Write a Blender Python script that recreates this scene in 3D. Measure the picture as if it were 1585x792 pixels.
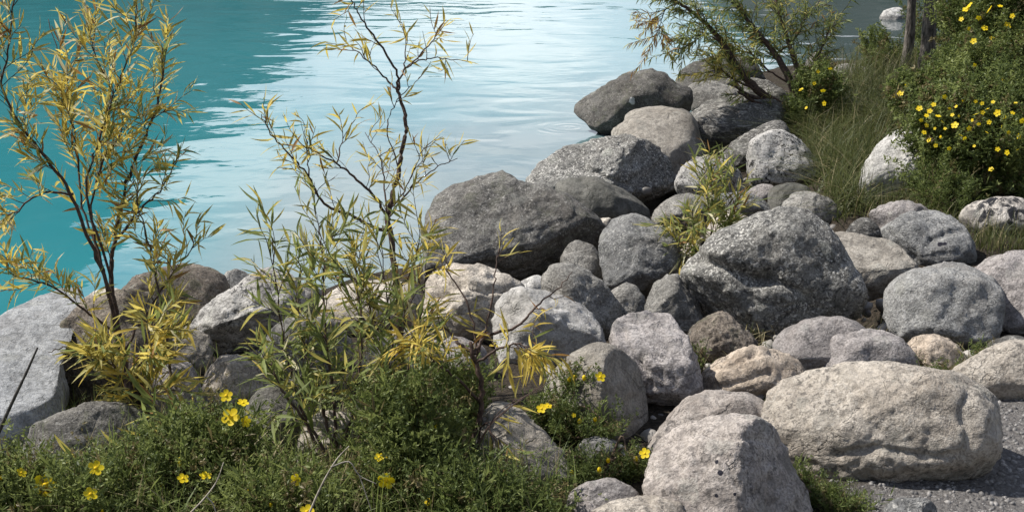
import bpy, math, random
import numpy as np
from mathutils import Vector, Matrix

for o in list(bpy.data.objects):
    bpy.data.objects.remove(o)
SC = bpy.context.scene
COL = SC.collection
R = math.radians
random.seed(7)
RNG = np.random.default_rng(11)

# ------------------------------------------------------------------ camera
CAM = np.array([0.0, 0.0, 1.7])
PITCH = R(17.7)
FPX = 1913.0                      # focal length in photo pixels (photo 1585 wide)
cd = bpy.data.cameras.new('camera')
cd.sensor_width = 36.0
cd.lens = 36.0 * FPX / 1585.0
cd.clip_start = 0.05
cd.clip_end = 6000
cam = bpy.data.objects.new('camera', cd)
cam.location = CAM
cam.rotation_euler = (R(90) - PITCH, 0, 0)
COL.objects.link(cam)
SC.camera = cam
FWD = np.array([0, math.cos(PITCH), -math.sin(PITCH)])
RGT = np.array([1.0, 0, 0])
UPV = np.array([0, math.sin(PITCH), math.cos(PITCH)])

# ------------------------------------------------------------------ sky, sun, exposure
SUN_AZ = R(-70)                   # measured from the view direction, negative = left
SUN_EL = R(50)
w = bpy.data.worlds.new('World')
SC.world = w
w.use_nodes = True
nt = w.node_tree
nt.nodes.clear()
out = nt.nodes.new('ShaderNodeOutputWorld')
bg = nt.nodes.new('ShaderNodeBackground')
sky = nt.nodes.new('ShaderNodeTexSky')
sky.sky_type = 'NISHITA'
sky.sun_disc = False
sky.sun_elevation = SUN_EL
sky.sun_rotation = SUN_AZ
sky.altitude = 1500
tc = nt.nodes.new('ShaderNodeTexCoord')
mp = nt.nodes.new('ShaderNodeMapping')
mp.inputs['Scale'].default_value = (1, 1, 2.6)
nz = nt.nodes.new('ShaderNodeTexNoise')
nz.inputs['Scale'].default_value = 3.6
nz.inputs['Detail'].default_value = 7
nz.inputs['Roughness'].default_value = 0.62
rp = nt.nodes.new('ShaderNodeValToRGB')
rp.color_ramp.elements[0].position = 0.34
rp.color_ramp.elements[1].position = 0.64
mx = nt.nodes.new('ShaderNodeMix')
mx.data_type = 'RGBA'
mx.inputs[7].default_value = (13.8, 13.6, 13.8, 1)      # sunlit cloud
bg.inputs['Strength'].default_value = 0.092
nt.links.new(tc.outputs['Generated'], mp.inputs['Vector'])
nt.links.new(mp.outputs[0], nz.inputs['Vector'])
nt.links.new(nz.outputs['Fac'], rp.inputs[0])
# cloud lies thick near the horizon and thins out overhead
sxyz = nt.nodes.new('ShaderNodeSeparateXYZ')
nt.links.new(tc.outputs['Generated'], sxyz.inputs[0])
el_m = nt.nodes.new('ShaderNodeMapRange')
el_m.interpolation_type = 'SMOOTHSTEP'
el_m.inputs[1].default_value = 0.18
el_m.inputs[2].default_value = 0.6
el_m.inputs[3].default_value = 1.0
el_m.inputs[4].default_value = 0.15
nt.links.new(sxyz.outputs[2], el_m.inputs[0])
mul = nt.nodes.new('ShaderNodeMath')
mul.operation = 'MULTIPLY'
nt.links.new(rp.outputs[0], mul.inputs[0])
nt.links.new(el_m.outputs[0], mul.inputs[1])
nt.links.new(mul.outputs[0], mx.inputs[0])
nt.links.new(sky.outputs[0], mx.inputs[6])
nt.links.new(mx.outputs[2], bg.inputs['Color'])
nt.links.new(bg.outputs[0], out.inputs[0])

sd = bpy.data.lights.new('sun', 'SUN')
sd.energy = 4.7
sd.angle = R(1.0)
sd.color = (1.0, 0.955, 0.885)
sun = bpy.data.objects.new('sun', sd)
COL.objects.link(sun)
sdir = Vector((math.sin(SUN_AZ) * math.cos(SUN_EL), math.cos(SUN_AZ) * math.cos(SUN_EL), math.sin(SUN_EL)))
sun.rotation_euler = sdir.to_track_quat('Z', 'Y').to_euler()
sun.location = sdir * 40

SC.view_settings.view_transform = 'Standard'
SC.view_settings.look = 'None'
SC.view_settings.exposure = 0.45
SC.view_settings.gamma = 1.0
SC.render.engine = 'CYCLES'
SC.cycles.max_bounces = 6
SC.cycles.transparent_max_bounces = 8
SC.cycles.use_denoising = True

# ------------------------------------------------------------------ helpers
def ray(px, py):
    """direction through a photo pixel, forward component 1"""
    return FWD + RGT * (px - 792.5) / FPX + UPV * (396.0 - py) / FPX

def at(px, py, d):
    return CAM + ray(px, py) * d

_perm = np.random.default_rng(3).permutation(256)
_perm = np.concatenate([_perm, _perm, _perm])
_g = np.random.default_rng(4).normal(size=(256, 3))
_g /= np.linalg.norm(_g, axis=1)[:, None]

def noise3(p):
    """gradient noise for an (n,3) array, about -0.6..0.6"""
    pi = np.floor(p).astype(int)
    pf = p - pi
    u = pf * pf * pf * (pf * (pf * 6 - 15) + 10)
    pi &= 255
    res = np.zeros(len(p))
    for i in (0, 1):
        wx = u[:, 0] if i else 1 - u[:, 0]
        for j in (0, 1):
            wy = u[:, 1] if j else 1 - u[:, 1]
            for k in (0, 1):
                wz = u[:, 2] if k else 1 - u[:, 2]
                h = _perm[_perm[_perm[(pi[:, 0] + i) & 255] + ((pi[:, 1] + j) & 255)] + ((pi[:, 2] + k) & 255)]
                g = _g[h]
                dd = g[:, 0] * (pf[:, 0] - i) + g[:, 1] * (pf[:, 1] - j) + g[:, 2] * (pf[:, 2] - k)
                res += wx * wy * wz * dd
    return res

def fbm(p, octaves=4, gain=0.5):
    a, s, r = 1.0, 1.0, np.zeros(len(p))
    for _ in range(octaves):
        r += a * noise3(p * s + 17.3 * s)
        a *= gain
        s *= 2.03
    return r

def mesh_np(name, verts, faces, mats=(), midx=None, smooth=True):
    """faces: list of (n,k) int arrays or one array"""
    if not isinstance(faces, (list, tuple)):
        faces = [faces]
    me = bpy.data.meshes.new(name)
    verts = np.asarray(verts, dtype=np.float32)
    me.vertices.add(len(verts))
    me.vertices.foreach_set('co', verts.ravel())
    nl = sum(f.size for f in faces)
    npoly = sum(len(f) for f in faces)
    me.loops.add(nl)
    me.polygons.add(npoly)
    me.loops.foreach_set('vertex_index', np.concatenate([f.ravel() for f in faces]).astype(np.int32))
    tot = np.concatenate([np.full(len(f), f.shape[1]) for f in faces])
    st = np.concatenate([[0], np.cumsum(tot)[:-1]]).astype(np.int32)
    me.polygons.foreach_set('loop_start', st)
    if midx is not None:
        me.polygons.foreach_set('material_index', np.asarray(midx, dtype=np.int32))
    me.polygons.foreach_set('use_smooth', np.full(npoly, smooth))
    me.update(calc_edges=True)
    me.validate()
    for m in mats:
        me.materials.append(m)
    return me

def link(name, data, parent=None, loc=None):
    o = bpy.data.objects.new(name, data)
    COL.objects.link(o)
    if parent is not None:
        o.parent = parent
    if loc is not None:
        o.location = loc
    return o

def tag(o, label=None, cat=None, group=None, kind=None):
    if label: o['label'] = label
    if cat: o['category'] = cat
    if group: o['group'] = group
    if kind: o['kind'] = kind
    return o

# ------------------------------------------------------------------ materials
def new_mat(name):
    m = bpy.data.materials.new(name)
    m.use_nodes = True
    t = m.node_tree
    t.nodes.clear()
    o = t.nodes.new('ShaderNodeOutputMaterial')
    return m, t, o

def N(t, typ, **kw):
    n = t.nodes.new(typ)
    for k, v in kw.items():
        if k.startswith('i_'):
            n.inputs[k[2:].replace('_', ' ')].default_value = v
        else:
            setattr(n, k, v)
    return n

def rgb(c):
    return (c[0], c[1], c[2], 1.0)

def mixc(t, fac, a, b, mode='MIX'):
    m = t.nodes.new('ShaderNodeMix')
    m.data_type = 'RGBA'
    m.blend_type = mode
    for sock, v in ((m.inputs[0], fac), (m.inputs[6], a), (m.inputs[7], b)):
        if isinstance(v, (int, float)):
            sock.default_value = v
        elif isinstance(v, tuple):
            sock.default_value = rgb(v)
        else:
            t.links.new(v, sock)
    return m.outputs[2]

def ramp(t, src, p0, p1, v0=0.0, v1=1.0):
    r = t.nodes.new('ShaderNodeMapRange')
    r.interpolation_type = 'SMOOTHSTEP'
    r.inputs[1].default_value = p0
    r.inputs[2].default_value = p1
    r.inputs[3].default_value = v0
    r.inputs[4].default_value = v1
    t.links.new(src, r.inputs[0])
    return r.outputs[0]

def math_n(t, op, a, b=None):
    m = t.nodes.new('ShaderNodeMath')
    m.operation = op
    for i, v in enumerate((a, b)):
        if v is None: continue
        if isinstance(v, (int, float)): m.inputs[i].default_value = v
        else: t.links.new(v, m.inputs[i])
    return m.outputs[0]

def noise_n(t, vec, scale, detail=4, rough=0.55, dist=0.0):
    n = N(t, 'ShaderNodeTexNoise')
    n.inputs['Scale'].default_value = scale
    n.inputs['Detail'].default_value = detail
    n.inputs['Roughness'].default_value = rough
    n.inputs['Distortion'].default_value = dist
    t.links.new(vec, n.inputs['Vector'])
    return n.outputs['Fac']

def rock_mat(name, c1, c2, white=0.3, dark=0.3, crack=0.5, stripe=0.0, patch=0.0, spots=0.0, grain=1.0, lichen=0.0, sc=1.0, stain=0.45, vein=0.0, rosette=0.35):
    m, t, o = new_mat(name)
    b = N(t, 'ShaderNodeBsdfPrincipled')
    tcn = N(t, 'ShaderNodeTexCoord')
    oi = N(t, 'ShaderNodeObjectInfo')
    off = N(t, 'ShaderNodeVectorMath', operation='SCALE')
    comb = N(t, 'ShaderNodeCombineXYZ')
    t.links.new(oi.outputs['Random'], comb.inputs[0])
    t.links.new(oi.outputs['Random'], comb.inputs[1])
    t.links.new(comb.outputs[0], off.inputs[0])
    off.inputs[3].default_value = 37.0
    add = N(t, 'ShaderNodeVectorMath', operation='ADD')
    t.links.new(tcn.outputs['Object'], add.inputs[0])
    t.links.new(off.outputs[0], add.inputs[1])
    v = add.outputs[0]
    # large tone variation
    big = noise_n(t, v, 5.0 * sc, 5, 0.6)
    col = mixc(t, ramp(t, big, 0.33, 0.68), c1, c2)
    # each rock a little lighter or darker, warmer or cooler
    hsv = N(t, 'ShaderNodeHueSaturation')
    t.links.new(ramp(t, oi.outputs['Random'], 0, 1, 0.90, 1.24), hsv.inputs['Value'])
    t.links.new(col, hsv.inputs['Color'])
    col = hsv.outputs[0]
    mid = noise_n(t, v, 22.0 * sc, 6, 0.65)
    col = mixc(t, ramp(t, mid, 0.38, 0.56, 0.62, 0.0), col, tuple(x * 0.5 for x in c1))
    fine = noise_n(t, v, 120.0, 5, 0.7)
    col = mixc(t, ramp(t, fine, 0.40, 0.56, 0.72 * grain, 0.0), col, tuple(x * 0.36 for x in c1))
    # broad stains and weathered areas, different on every stone
    st = noise_n(t, v, 2.6, 6, 0.62, 0.9)
    col = mixc(t, ramp(t, st, 0.50, 0.66, 0.0, stain), col, tuple(x * f for x, f in zip(c1, (0.62, 0.58, 0.55))))
    col = mixc(t, ramp(t, st, 0.30, 0.44, stain * 0.7, 0.0), col, tuple(min(0.72, x * 1.22) for x in c2))
    if vein > 0:
        vm0 = N(t, 'ShaderNodeMapping')
        vm0.inputs['Rotation'].default_value = (0.7, 0.3, 0.9)
        vm0.inputs['Scale'].default_value = (0.5, 0.5, 2.0)
        t.links.new(v, vm0.inputs['Vector'])
        vn = noise_n(t, vm0.outputs[0], 4.5, 4, 0.5, 1.2)
        vf = ramp(t, math_n(t, 'ABSOLUTE', math_n(t, 'SUBTRACT', vn, 0.5)), 0.004, 0.016, vein, 0.0)
        col = mixc(t, vf, col, (0.58, 0.55, 0.50))
    # pale mineral speckle and crusts
    sp = noise_n(t, v, 75.0 * sc, 3, 0.6, 0.3)
    region = noise_n(t, v, 7.0, 3, 0.5)
    wf = math_n(t, 'MULTIPLY', ramp(t, sp, 0.535 if white >= 1 else 0.56, 0.62 if white >= 1 else 0.66), ramp(t, region, 0.35, 0.6, 0.25, 1.0))
    wf = math_n(t, 'MULTIPLY', wf, white)
    col = mixc(t, wf, col, (0.62, 0.60, 0.55))
    # dark specks
    dk = noise_n(t, v, 48.0 * sc, 4, 0.7, 0.6)
    region2 = noise_n(t, v, 5.2, 3, 0.5, 0.4)
    df = math_n(t, 'MULTIPLY', ramp(t, dk, 0.53 if dark >= 1 else 0.54, 0.58 if dark >= 1 else 0.59), ramp(t, region2, 0.36, 0.6, 0.5 if dark >= 1 else 0.25, 1.0))
    df = math_n(t, 'MULTIPLY', df, dark)
    col = mixc(t, df, col, (0.035, 0.034, 0.034))
    if patch > 0:
        pn = noise_n(t, tcn.outputs['Object'], 16.0, 5, 0.7, 0.8)
        ln = N(t, 'ShaderNodeVectorMath', operation='LENGTH')
        t.links.new(tcn.outputs['Object'], ln.inputs[0])
        pf = math_n(t, 'MULTIPLY', ramp(t, pn, 0.46, 0.54), ramp(t, ln.outputs['Value'], 0.12, 0.22, 1.0, 0.0))
        col = mixc(t, math_n(t, 'MULTIPLY', pf, patch), col, (0.02, 0.021, 0.026))
    if spots > 0:
        vo = N(t, 'ShaderNodeTexVoronoi')
        vo.inputs['Scale'].default_value = 19.0
        t.links.new(v, vo.inputs['Vector'])
        sf = math_n(t, 'MULTIPLY', ramp(t, vo.outputs['Distance'], 0.13, 0.2, 1.0, 0.0), ramp(t, noise_n(t, v, 9.0, 1), 0.5, 0.54))
        col = mixc(t, math_n(t, 'MULTIPLY', sf, spots), col, (0.02, 0.02, 0.028))
    if lichen > 0:
        lf = math_n(t, 'MULTIPLY', ramp(t, noise_n(t, v, 11.0, 6, 0.7, 0.5), 0.52, 0.62), lichen)
        col = mixc(t, lf, col, (0.10, 0.11, 0.06))
    if rosette > 0:
        rn = N(t, 'ShaderNodeTexNoise')
        rn.inputs['Scale'].default_value = 26.0
        rn.inputs['Detail'].default_value = 4
        t.links.new(v, rn.inputs['Vector'])
        rv_ = N(t, 'ShaderNodeVectorMath', operation='MULTIPLY_ADD')
        t.links.new(rn.outputs['Color'], rv_.inputs[0])
        rv_.inputs[1].default_value = (0.06, 0.06, 0.06)
        t.links.new(v, rv_.inputs[2])
        ro = N(t, 'ShaderNodeTexVoronoi')
        ro.inputs['Scale'].default_value = 11.0
        t.links.new(rv_.outputs[0], ro.inputs['Vector'])
        pick = N(t, 'ShaderNodeSeparateColor')
        t.links.new(ro.outputs['Color'], pick.inputs[0])
        rf = math_n(t, 'MULTIPLY', ramp(t, math_n(t, 'DIVIDE', ro.outputs['Distance'], math_n(t, 'ADD', pick.outputs[1], 0.15)), 0.38, 0.52, 1.0, 0.0), ramp(t, pick.outputs[0], 0.62, 0.64))
        rf = math_n(t, 'MULTIPLY', rf, ramp(t, fine, 0.42, 0.56, 0.35, 1.0))
        col = mixc(t, math_n(t, 'MULTIPLY', rf, rosette), col, mixc(t, pick.outputs[2], (0.40, 0.40, 0.35), (0.09, 0.09, 0.085)))
    # wet, dark band just above the waterline
    geo = N(t, 'ShaderNodeNewGeometry')
    sz = N(t, 'ShaderNodeSeparateXYZ')
    t.links.new(geo.outputs['Position'], sz.inputs[0])
    wz = math_n(t, 'ADD', sz.outputs[2], math_n(t, 'MULTIPLY', math_n(t, 'SUBTRACT', mid, 0.5), 0.06))
    wet = ramp(t, wz, -0.57, -0.535, 1.0, 0.0)
    col = mixc(t, math_n(t, 'MULTIPLY', wet, 0.65), col, tuple(x * 0.22 for x in c1))
    t.links.new(ramp(t, wet, 0, 1, 0.85, 0.5), b.inputs['Roughness'])
    hgt = math_n(t, 'MULTIPLY', fine, 0.008 * grain)
    hgt = math_n(t, 'ADD', hgt, math_n(t, 'MULTIPLY', mid, 0.018))
    if stripe > 0:
        mpn = N(t, 'ShaderNodeMapping')
        mpn.inputs['Rotation'].default_value = (0.5, 0.35, 0.2)
        mpn.inputs['Scale'].default_value = (0.5, 0.9, 2.2)
        t.links.new(v, mpn.inputs['Vector'])
        sn = noise_n(t, mpn.outputs[0], 26.0, 5, 0.65, 1.2)
        col = mixc(t, ramp(t, sn, 0.53, 0.63, 0.0, stripe), col, (0.5, 0.48, 0.44))
        col = mixc(t, ramp(t, sn, 0.36, 0.46, stripe * 0.8, 0.0), col, tuple(x * 0.3 for x in c1))
        hgt = math_n(t, 'ADD', hgt, math_n(t, 'MULTIPLY', sn, 0.008))
    if crack > 0:
        vo = N(t, 'ShaderNodeTexVoronoi', feature='DISTANCE_TO_EDGE')
        vo.inputs['Scale'].default_value = 6.0 * sc
        dn = N(t, 'ShaderNodeTexNoise')
        dn.inputs['Scale'].default_value = 9.0
        dn.inputs['Detail'].default_value = 5
        t.links.new(v, dn.inputs['Vector'])
        vm = N(t, 'ShaderNodeVectorMath', operation='MULTIPLY_ADD')
        t.links.new(dn.outputs['Color'], vm.inputs[0])
        vm.inputs[1].default_value = (0.22, 0.22, 0.22)
        t.links.new(v, vm.inputs[2])
        t.links.new(vm.outputs[0], vo.inputs['Vector'])
        cf = ramp(t, vo.outputs['Distance'], 0.003, 0.028, 1.0, 0.0)
        cf = math_n(t, 'MULTIPLY', cf, ramp(t, noise_n(t, v, 6.5, 2), 0.50, 0.60))
        col = mixc(t, math_n(t, 'MULTIPLY', cf, 0.75 * crack), col, tuple(x * 0.18 for x in c1))
        hgt = math_n(t, 'SUBTRACT', hgt, math_n(t, 'MULTIPLY', cf, 0.010 * crack))
    bp = N(t, 'ShaderNodeBump')
    bp.inputs['Strength'].default_value = 0.9
    bp.inputs['Distance'].default_value = 1.0
    t.links.new(hgt, bp.inputs['Height'])
    t.links.new(col, b.inputs['Base Color'])
    t.links.new(bp.outputs[0], b.inputs['Normal'])
    b.inputs['Specular IOR Level'].default_value = 0.25
    t.links.new(b.outputs[0], o.inputs[0])
    return m

RM = {
    'grey':   rock_mat('rock_grey', (0.22, 0.21, 0.19), (0.33, 0.315, 0.285), 0.4, 0.4, 0.5, vein=0.3),
    'cool':   rock_mat('rock_cool', (0.22, 0.22, 0.215), (0.345, 0.34, 0.325), 0.6, 0.45, 0.4, stain=0.55),
    'dark':   rock_mat('rock_dark', (0.115, 0.108, 0.097), (0.215, 0.202, 0.182), 0.35, 0.4, 0.25, lichen=0.3, stain=0.6, rosette=0.5),
    'smooth': rock_mat('rock_smooth', (0.12, 0.118, 0.102), (0.19, 0.183, 0.162), 0.08, 0.2, 0.4, grain=0.5, rosette=0.1),
    'warm':   rock_mat('rock_warm', (0.46, 0.405, 0.34), (0.58, 0.525, 0.45), 0.25, 0.6, 0.4, grain=0.85, stain=0.35),
    'pink':   rock_mat('rock_pink', (0.39, 0.345, 0.31), (0.50, 0.45, 0.405), 0.2, 0.55, 0.5, grain=0.85, stain=0.35),
    'mauve':  rock_mat('rock_mauve', (0.325, 0.295, 0.28), (0.44, 0.405, 0.385), 0.25, 0.45, 0.4, grain=0.85),
    'ochre':  rock_mat('rock_ochre', (0.42, 0.345, 0.27), (0.54, 0.46, 0.375), 0.2, 0.5, 0.7, grain=0.7, stain=0.5),
    'tan':    rock_mat('rock_tan', (0.26, 0.235, 0.20), (0.365, 0.335, 0.29), 0.15, 0.3, 0.5, grain=0.7),
    'speck':  rock_mat('rock_speckled', (0.20, 0.194, 0.178), (0.32, 0.31, 0.285), 1.0, 0.9, 0.3, stain=0.5, sc=1.1, rosette=0.6),
    'white':  rock_mat('rock_white', (0.48, 0.465, 0.435), (0.64, 0.62, 0.59), 0.3, 0.55, 0.4, grain=0.6, stain=0.4),
    'flecked': rock_mat('rock_flecked', (0.40, 0.385, 0.36), (0.55, 0.53, 0.50), 0.5, 1.0, 0.4, sc=0.75, vein=0.4),
    'bigdark': rock_mat('rock_weathered_dark', (0.15, 0.143, 0.13), (0.29, 0.275, 0.25), 0.5, 0.45, 0.25, lichen=0.25, stain=0.65, rosette=0.5),
    'pale':   rock_mat('rock_pale', (0.37, 0.365, 0.35), (0.50, 0.495, 0.475), 0.55, 0.45, 0.4, stain=0.5, rosette=0.5),
    'stripe': rock_mat('rock_striped', (0.125, 0.12, 0.11), (0.22, 0.21, 0.195), 0.5, 0.4, 0.2, stripe=0.6),
    'patch':  rock_mat('rock_patched', (0.50, 0.455, 0.40), (0.62, 0.575, 0.52), 0.2, 0.5, 0.2, patch=1.0, grain=0.6, stain=0.2),
    'slab':   rock_mat('rock_slab', (0.30, 0.308, 0.315), (0.40, 0.408, 0.412), 0.2, 0.3, 0.25, grain=0.6),
    'block':  rock_mat('rock_block', (0.15, 0.125, 0.10), (0.32, 0.27, 0.22), 0.2, 0.7, 0.5, lichen=0.35, stain=0.6),
}

def leaf_mat(name, c1, c2, trans=0.45):
    m, t, o = new_mat(name)
    oi = N(t, 'ShaderNodeObjectInfo')
    geo = N(t, 'ShaderNodeNewGeometry')
    rnd = math_n(t, 'FRACT', math_n(t, 'ADD', oi.outputs['Random'], geo.outputs['Random Per Island']))
    col = mixc(t, rnd, c1, c2)
    tcn = N(t, 'ShaderNodeTexCoord')
    bl = noise_n(t, tcn.outputs['Object'], 30.0, 3)
    col = mixc(t, ramp(t, bl, 0.5, 0.72, 0.0, 0.35), col, tuple(x * 0.45 for x in c1))
    d = N(t, 'ShaderNodeBsdfPrincipled')
    d.inputs['Roughness'].default_value = 0.55
    d.inputs['Specular IOR Level'].default_value = 0.35
    tr = N(t, 'ShaderNodeBsdfTranslucent')
    t.links.new(col, d.inputs['Base Color'])
    t.links.new(mixc(t, 0.35, col, tuple(min(1, x * 1.5) for x in c2)), tr.inputs['Color'])
    mxs = N(t, 'ShaderNodeMixShader')
    mxs.inputs[0].default_value = trans
    t.links.new(d.outputs[0], mxs.inputs[1])
    t.links.new(tr.outputs[0], mxs.inputs[2])
    t.links.new(mxs.outputs[0], o.inputs[0])
    return m

def plain_mat(name, c1, c2, scale=20.0, rough=0.8, bump=0.0, stretch=None, spec=0.3):
    m, t, o = new_mat(name)
    b = N(t, 'ShaderNodeBsdfPrincipled')
    tcn = N(t, 'ShaderNodeTexCoord')
    v = tcn.outputs['Object']
    if stretch:
        mpn = N(t, 'ShaderNodeMapping')
        mpn.inputs['Scale'].default_value = stretch
        t.links.new(v, mpn.inputs['Vector'])
        v = mpn.outputs[0]
    n = noise_n(t, v, scale, 5, 0.6)
    t.links.new(mixc(t, ramp(t, n, 0.35, 0.65), c1, c2), b.inputs['Base Color'])
    b.inputs['Roughness'].default_value = rough
    b.inputs['Specular IOR Level'].default_value = spec
    if bump:
        bp = N(t, 'ShaderNodeBump')
        bp.inputs['Distance'].default_value = bump
        t.links.new(n, bp.inputs['Height'])
        t.links.new(bp.outputs[0], b.inputs['Normal'])
    t.links.new(b.outputs[0], o.inputs[0])
    return m

M_BARK = plain_mat('willow_bark', (0.045, 0.028, 0.022), (0.10, 0.065, 0.05), 60, 0.7)
M_TWIG_DRY = plain_mat('dry_twig', (0.30, 0.26, 0.20), (0.48, 0.43, 0.35), 60, 0.8)
M_STICK = plain_mat('dark_stick', (0.05, 0.045, 0.04), (0.10, 0.09, 0.075), 60, 0.7)
M_TRUNK = plain_mat('conifer_bark', (0.06, 0.052, 0.045), (0.22, 0.195, 0.17), 16, 0.9, 0.03, (3, 3, 0.6))
M_LEAF_Y = leaf_mat('willow_leaf_yellow', (0.60, 0.43, 0.06), (0.78, 0.61, 0.16))
M_LEAF_O = leaf_mat('willow_leaf_olive', (0.36, 0.315, 0.075), (0.52, 0.46, 0.14))
M_LEAF_G = leaf_mat('willow_leaf_green', (0.14, 0.18, 0.05), (0.27, 0.31, 0.10))
M_LEAF_B = leaf_mat('willow_leaf_brown', (0.20, 0.10, 0.035), (0.38, 0.22, 0.07), 0.25)
M_LEAF_P = leaf_mat('willow_leaf_pale', (0.50, 0.46, 0.27), (0.64, 0.60, 0.38), 0.35)
LEAFM = [M_LEAF_Y, M_LEAF_O, M_LEAF_G, M_LEAF_B, M_LEAF_P]
M_CINQ = leaf_mat('cinquefoil_leaf', (0.075, 0.105, 0.03), (0.165, 0.205, 0.06), 0.38)
M_CINQ2 = leaf_mat('cinquefoil_leaf_light', (0.15, 0.185, 0.05), (0.27, 0.31, 0.10), 0.4)
M_STEM = plain_mat('cinquefoil_stem', (0.07, 0.045, 0.03), (0.14, 0.10, 0.065), 50)
M_PETAL = leaf_mat('petal_yellow', (0.86, 0.62, 0.010), (0.90, 0.70, 0.02), 0.3)
M_PCENT = plain_mat('flower_centre', (0.78, 0.50, 0.01), (0.85, 0.60, 0.02), 80)
M_GRASS = leaf_mat('grass_blade', (0.05, 0.066, 0.022), (0.135, 0.15, 0.047), 0.35)
M_GRASS2 = leaf_mat('fresh_grass_blade', (0.12, 0.165, 0.045), (0.25, 0.30, 0.09), 0.4)
M_STRAW = leaf_mat('straw_blade', (0.20, 0.17, 0.09), (0.40, 0.34, 0.19), 0.25)
M_NEEDLE = leaf_mat('conifer_needles', (0.025, 0.042, 0.018), (0.05, 0.075, 0.03), 0.1)

# ------------------------------------------------------------------ ground and water
WATER_Z = -0.6
SHORE_PX = [(-2400, 700), (-900, 620), (-300, 570), (0, 515), (150, 492), (330, 466), (480, 446), (640, 405), (780, 325), (900, 258),
            (950, 215), (1050, 150), (1150, 112), (1250, 104), (1330, 98), (1400, 88), (1480, 70), (1600, 45), (2000, 0)]
SHORE = []
for px, py in SHORE_PX:
    d_ = ray(px, py)
    k = (WATER_Z - CAM[2]) / d_[2]
    SHORE.append((CAM + d_ * k)[:2])
SHORE = np.array(SHORE)
SHORE = np.vstack([[-300, SHORE[0, 1] - 60], SHORE, [300, SHORE[-1, 1] + 150]])

def shore_dist(xy):
    """signed distance to the shoreline, positive on land"""
    xy = np.atleast_2d(xy)
    best = np.full(len(xy), 1e9)
    sign = np.ones(len(xy))
    for a, b in zip(SHORE[:-1], SHORE[1:]):
        ab = b - a
        tt = np.clip(((xy - a) @ ab) / (ab @ ab), 0, 1)
        q = a + tt[:, None] * ab
        dd = np.linalg.norm(xy - q, axis=1)
        cr = ab[0] * (xy[:, 1] - a[1]) - ab[1] * (xy[:, 0] - a[0])
        upd = dd < best - 1e-9
        best[upd] = dd[upd]
        sign[upd] = np.where(cr[upd] > 0, -1, 1)
    return best * sign

HX = [-60, -6, -2, -0.6, 0, 0.5, 1.5, 3.0, 5.0, 12, 60, 300]
HZ = [-4.0, -1.6, -0.7, -0.25, -0.02, 0.13, 0.30, 0.52, 0.64, 0.8, 2.0, 6.0]
def ground_z(xy):
    xy = np.atleast_2d(xy)
    d = shore_dist(xy)
    z = WATER_Z + np.interp(d, HX, HZ)
    p = np.column_stack([xy, np.zeros(len(xy))])
    z += 0.05 * fbm(p * 1.3, 4) * np.clip(d + 1, 0, 1)
    return z

def hit(px, py, lift=0.0):
    """camera-space depth where the ray meets the ground"""
    r = ray(px, py)
    ds = np.concatenate([np.arange(1.8, 14, 0.3), np.arange(14, 40, 1.0)])
    for _ in range(2):
        P = CAM + r * ds[:, None]
        gz = np.maximum(ground_z(P[:, :2]), WATER_Z - 0.15) + lift
        below = np.nonzero(P[:, 2] < gz)[0]
        if not len(below): return 30.0
        i = max(below[0], 1)
        ds = np.linspace(ds[i - 1], ds[i], 16)
    return ds[below[0]] if len(below) else ds[-1]

def hit_many(pp):
    """ground points under many photo pixels at once"""
    pp = np.array(pp, float)
    rr = FWD + RGT * ((pp[:, :1] - 792.5) / FPX) + UPV * ((396.0 - pp[:, 1:2]) / FPX)
    lo = np.full(len(pp), 1.5); hi = np.full(len(pp), 30.0); prev = lo.copy(); done = np.zeros(len(pp), bool)
    for d in np.concatenate([np.arange(1.8, 14, 0.3), np.arange(14, 31, 1.0)]):
        P = CAM + rr * d
        b = P[:, 2] < np.maximum(ground_z(P[:, :2]), WATER_Z - 0.15)
        new = b & ~done
        hi[new] = d; lo[new] = prev[new]; done |= b
        prev[:] = d
    for _ in range(5):
        m = (lo + hi) / 2
        P = CAM + rr * m[:, None]
        b = P[:, 2] < np.maximum(ground_z(P[:, :2]), WATER_Z - 0.15)
        hi = np.where(b, m, hi); lo = np.where(b, lo, m)
    return CAM + rr * hi[:, None]

def axis(lo, a, b, hi, step, grow=1.25):
    v = list(np.arange(a, b, step))
    s = step
    x = b
    while x < hi:
        v.append(x); s *= grow; x += s
    s = step
    x = a - step
    left = []
    while x > lo:
        left.append(x); s *= grow; x -= s
    return np.array(left[::-1] + v)
gx = axis(-200, -4.5, 7.5, 200, 0.05)
gy = axis(-120, 2.0, 17.0, 200, 0.06)
GX, GY = np.meshgrid(gx, gy)
gxy = np.column_stack([GX.ravel(), GY.ravel()])
gz = ground_z(gxy)
nx_, ny_ = len(gx), len(gy)
ii = (np.arange(ny_ - 1)[:, None] * nx_ + np.arange(nx_ - 1)[None, :]).ravel()
gf = np.column_stack([ii, ii + 1, ii + nx_ + 1, ii + nx_])

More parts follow.
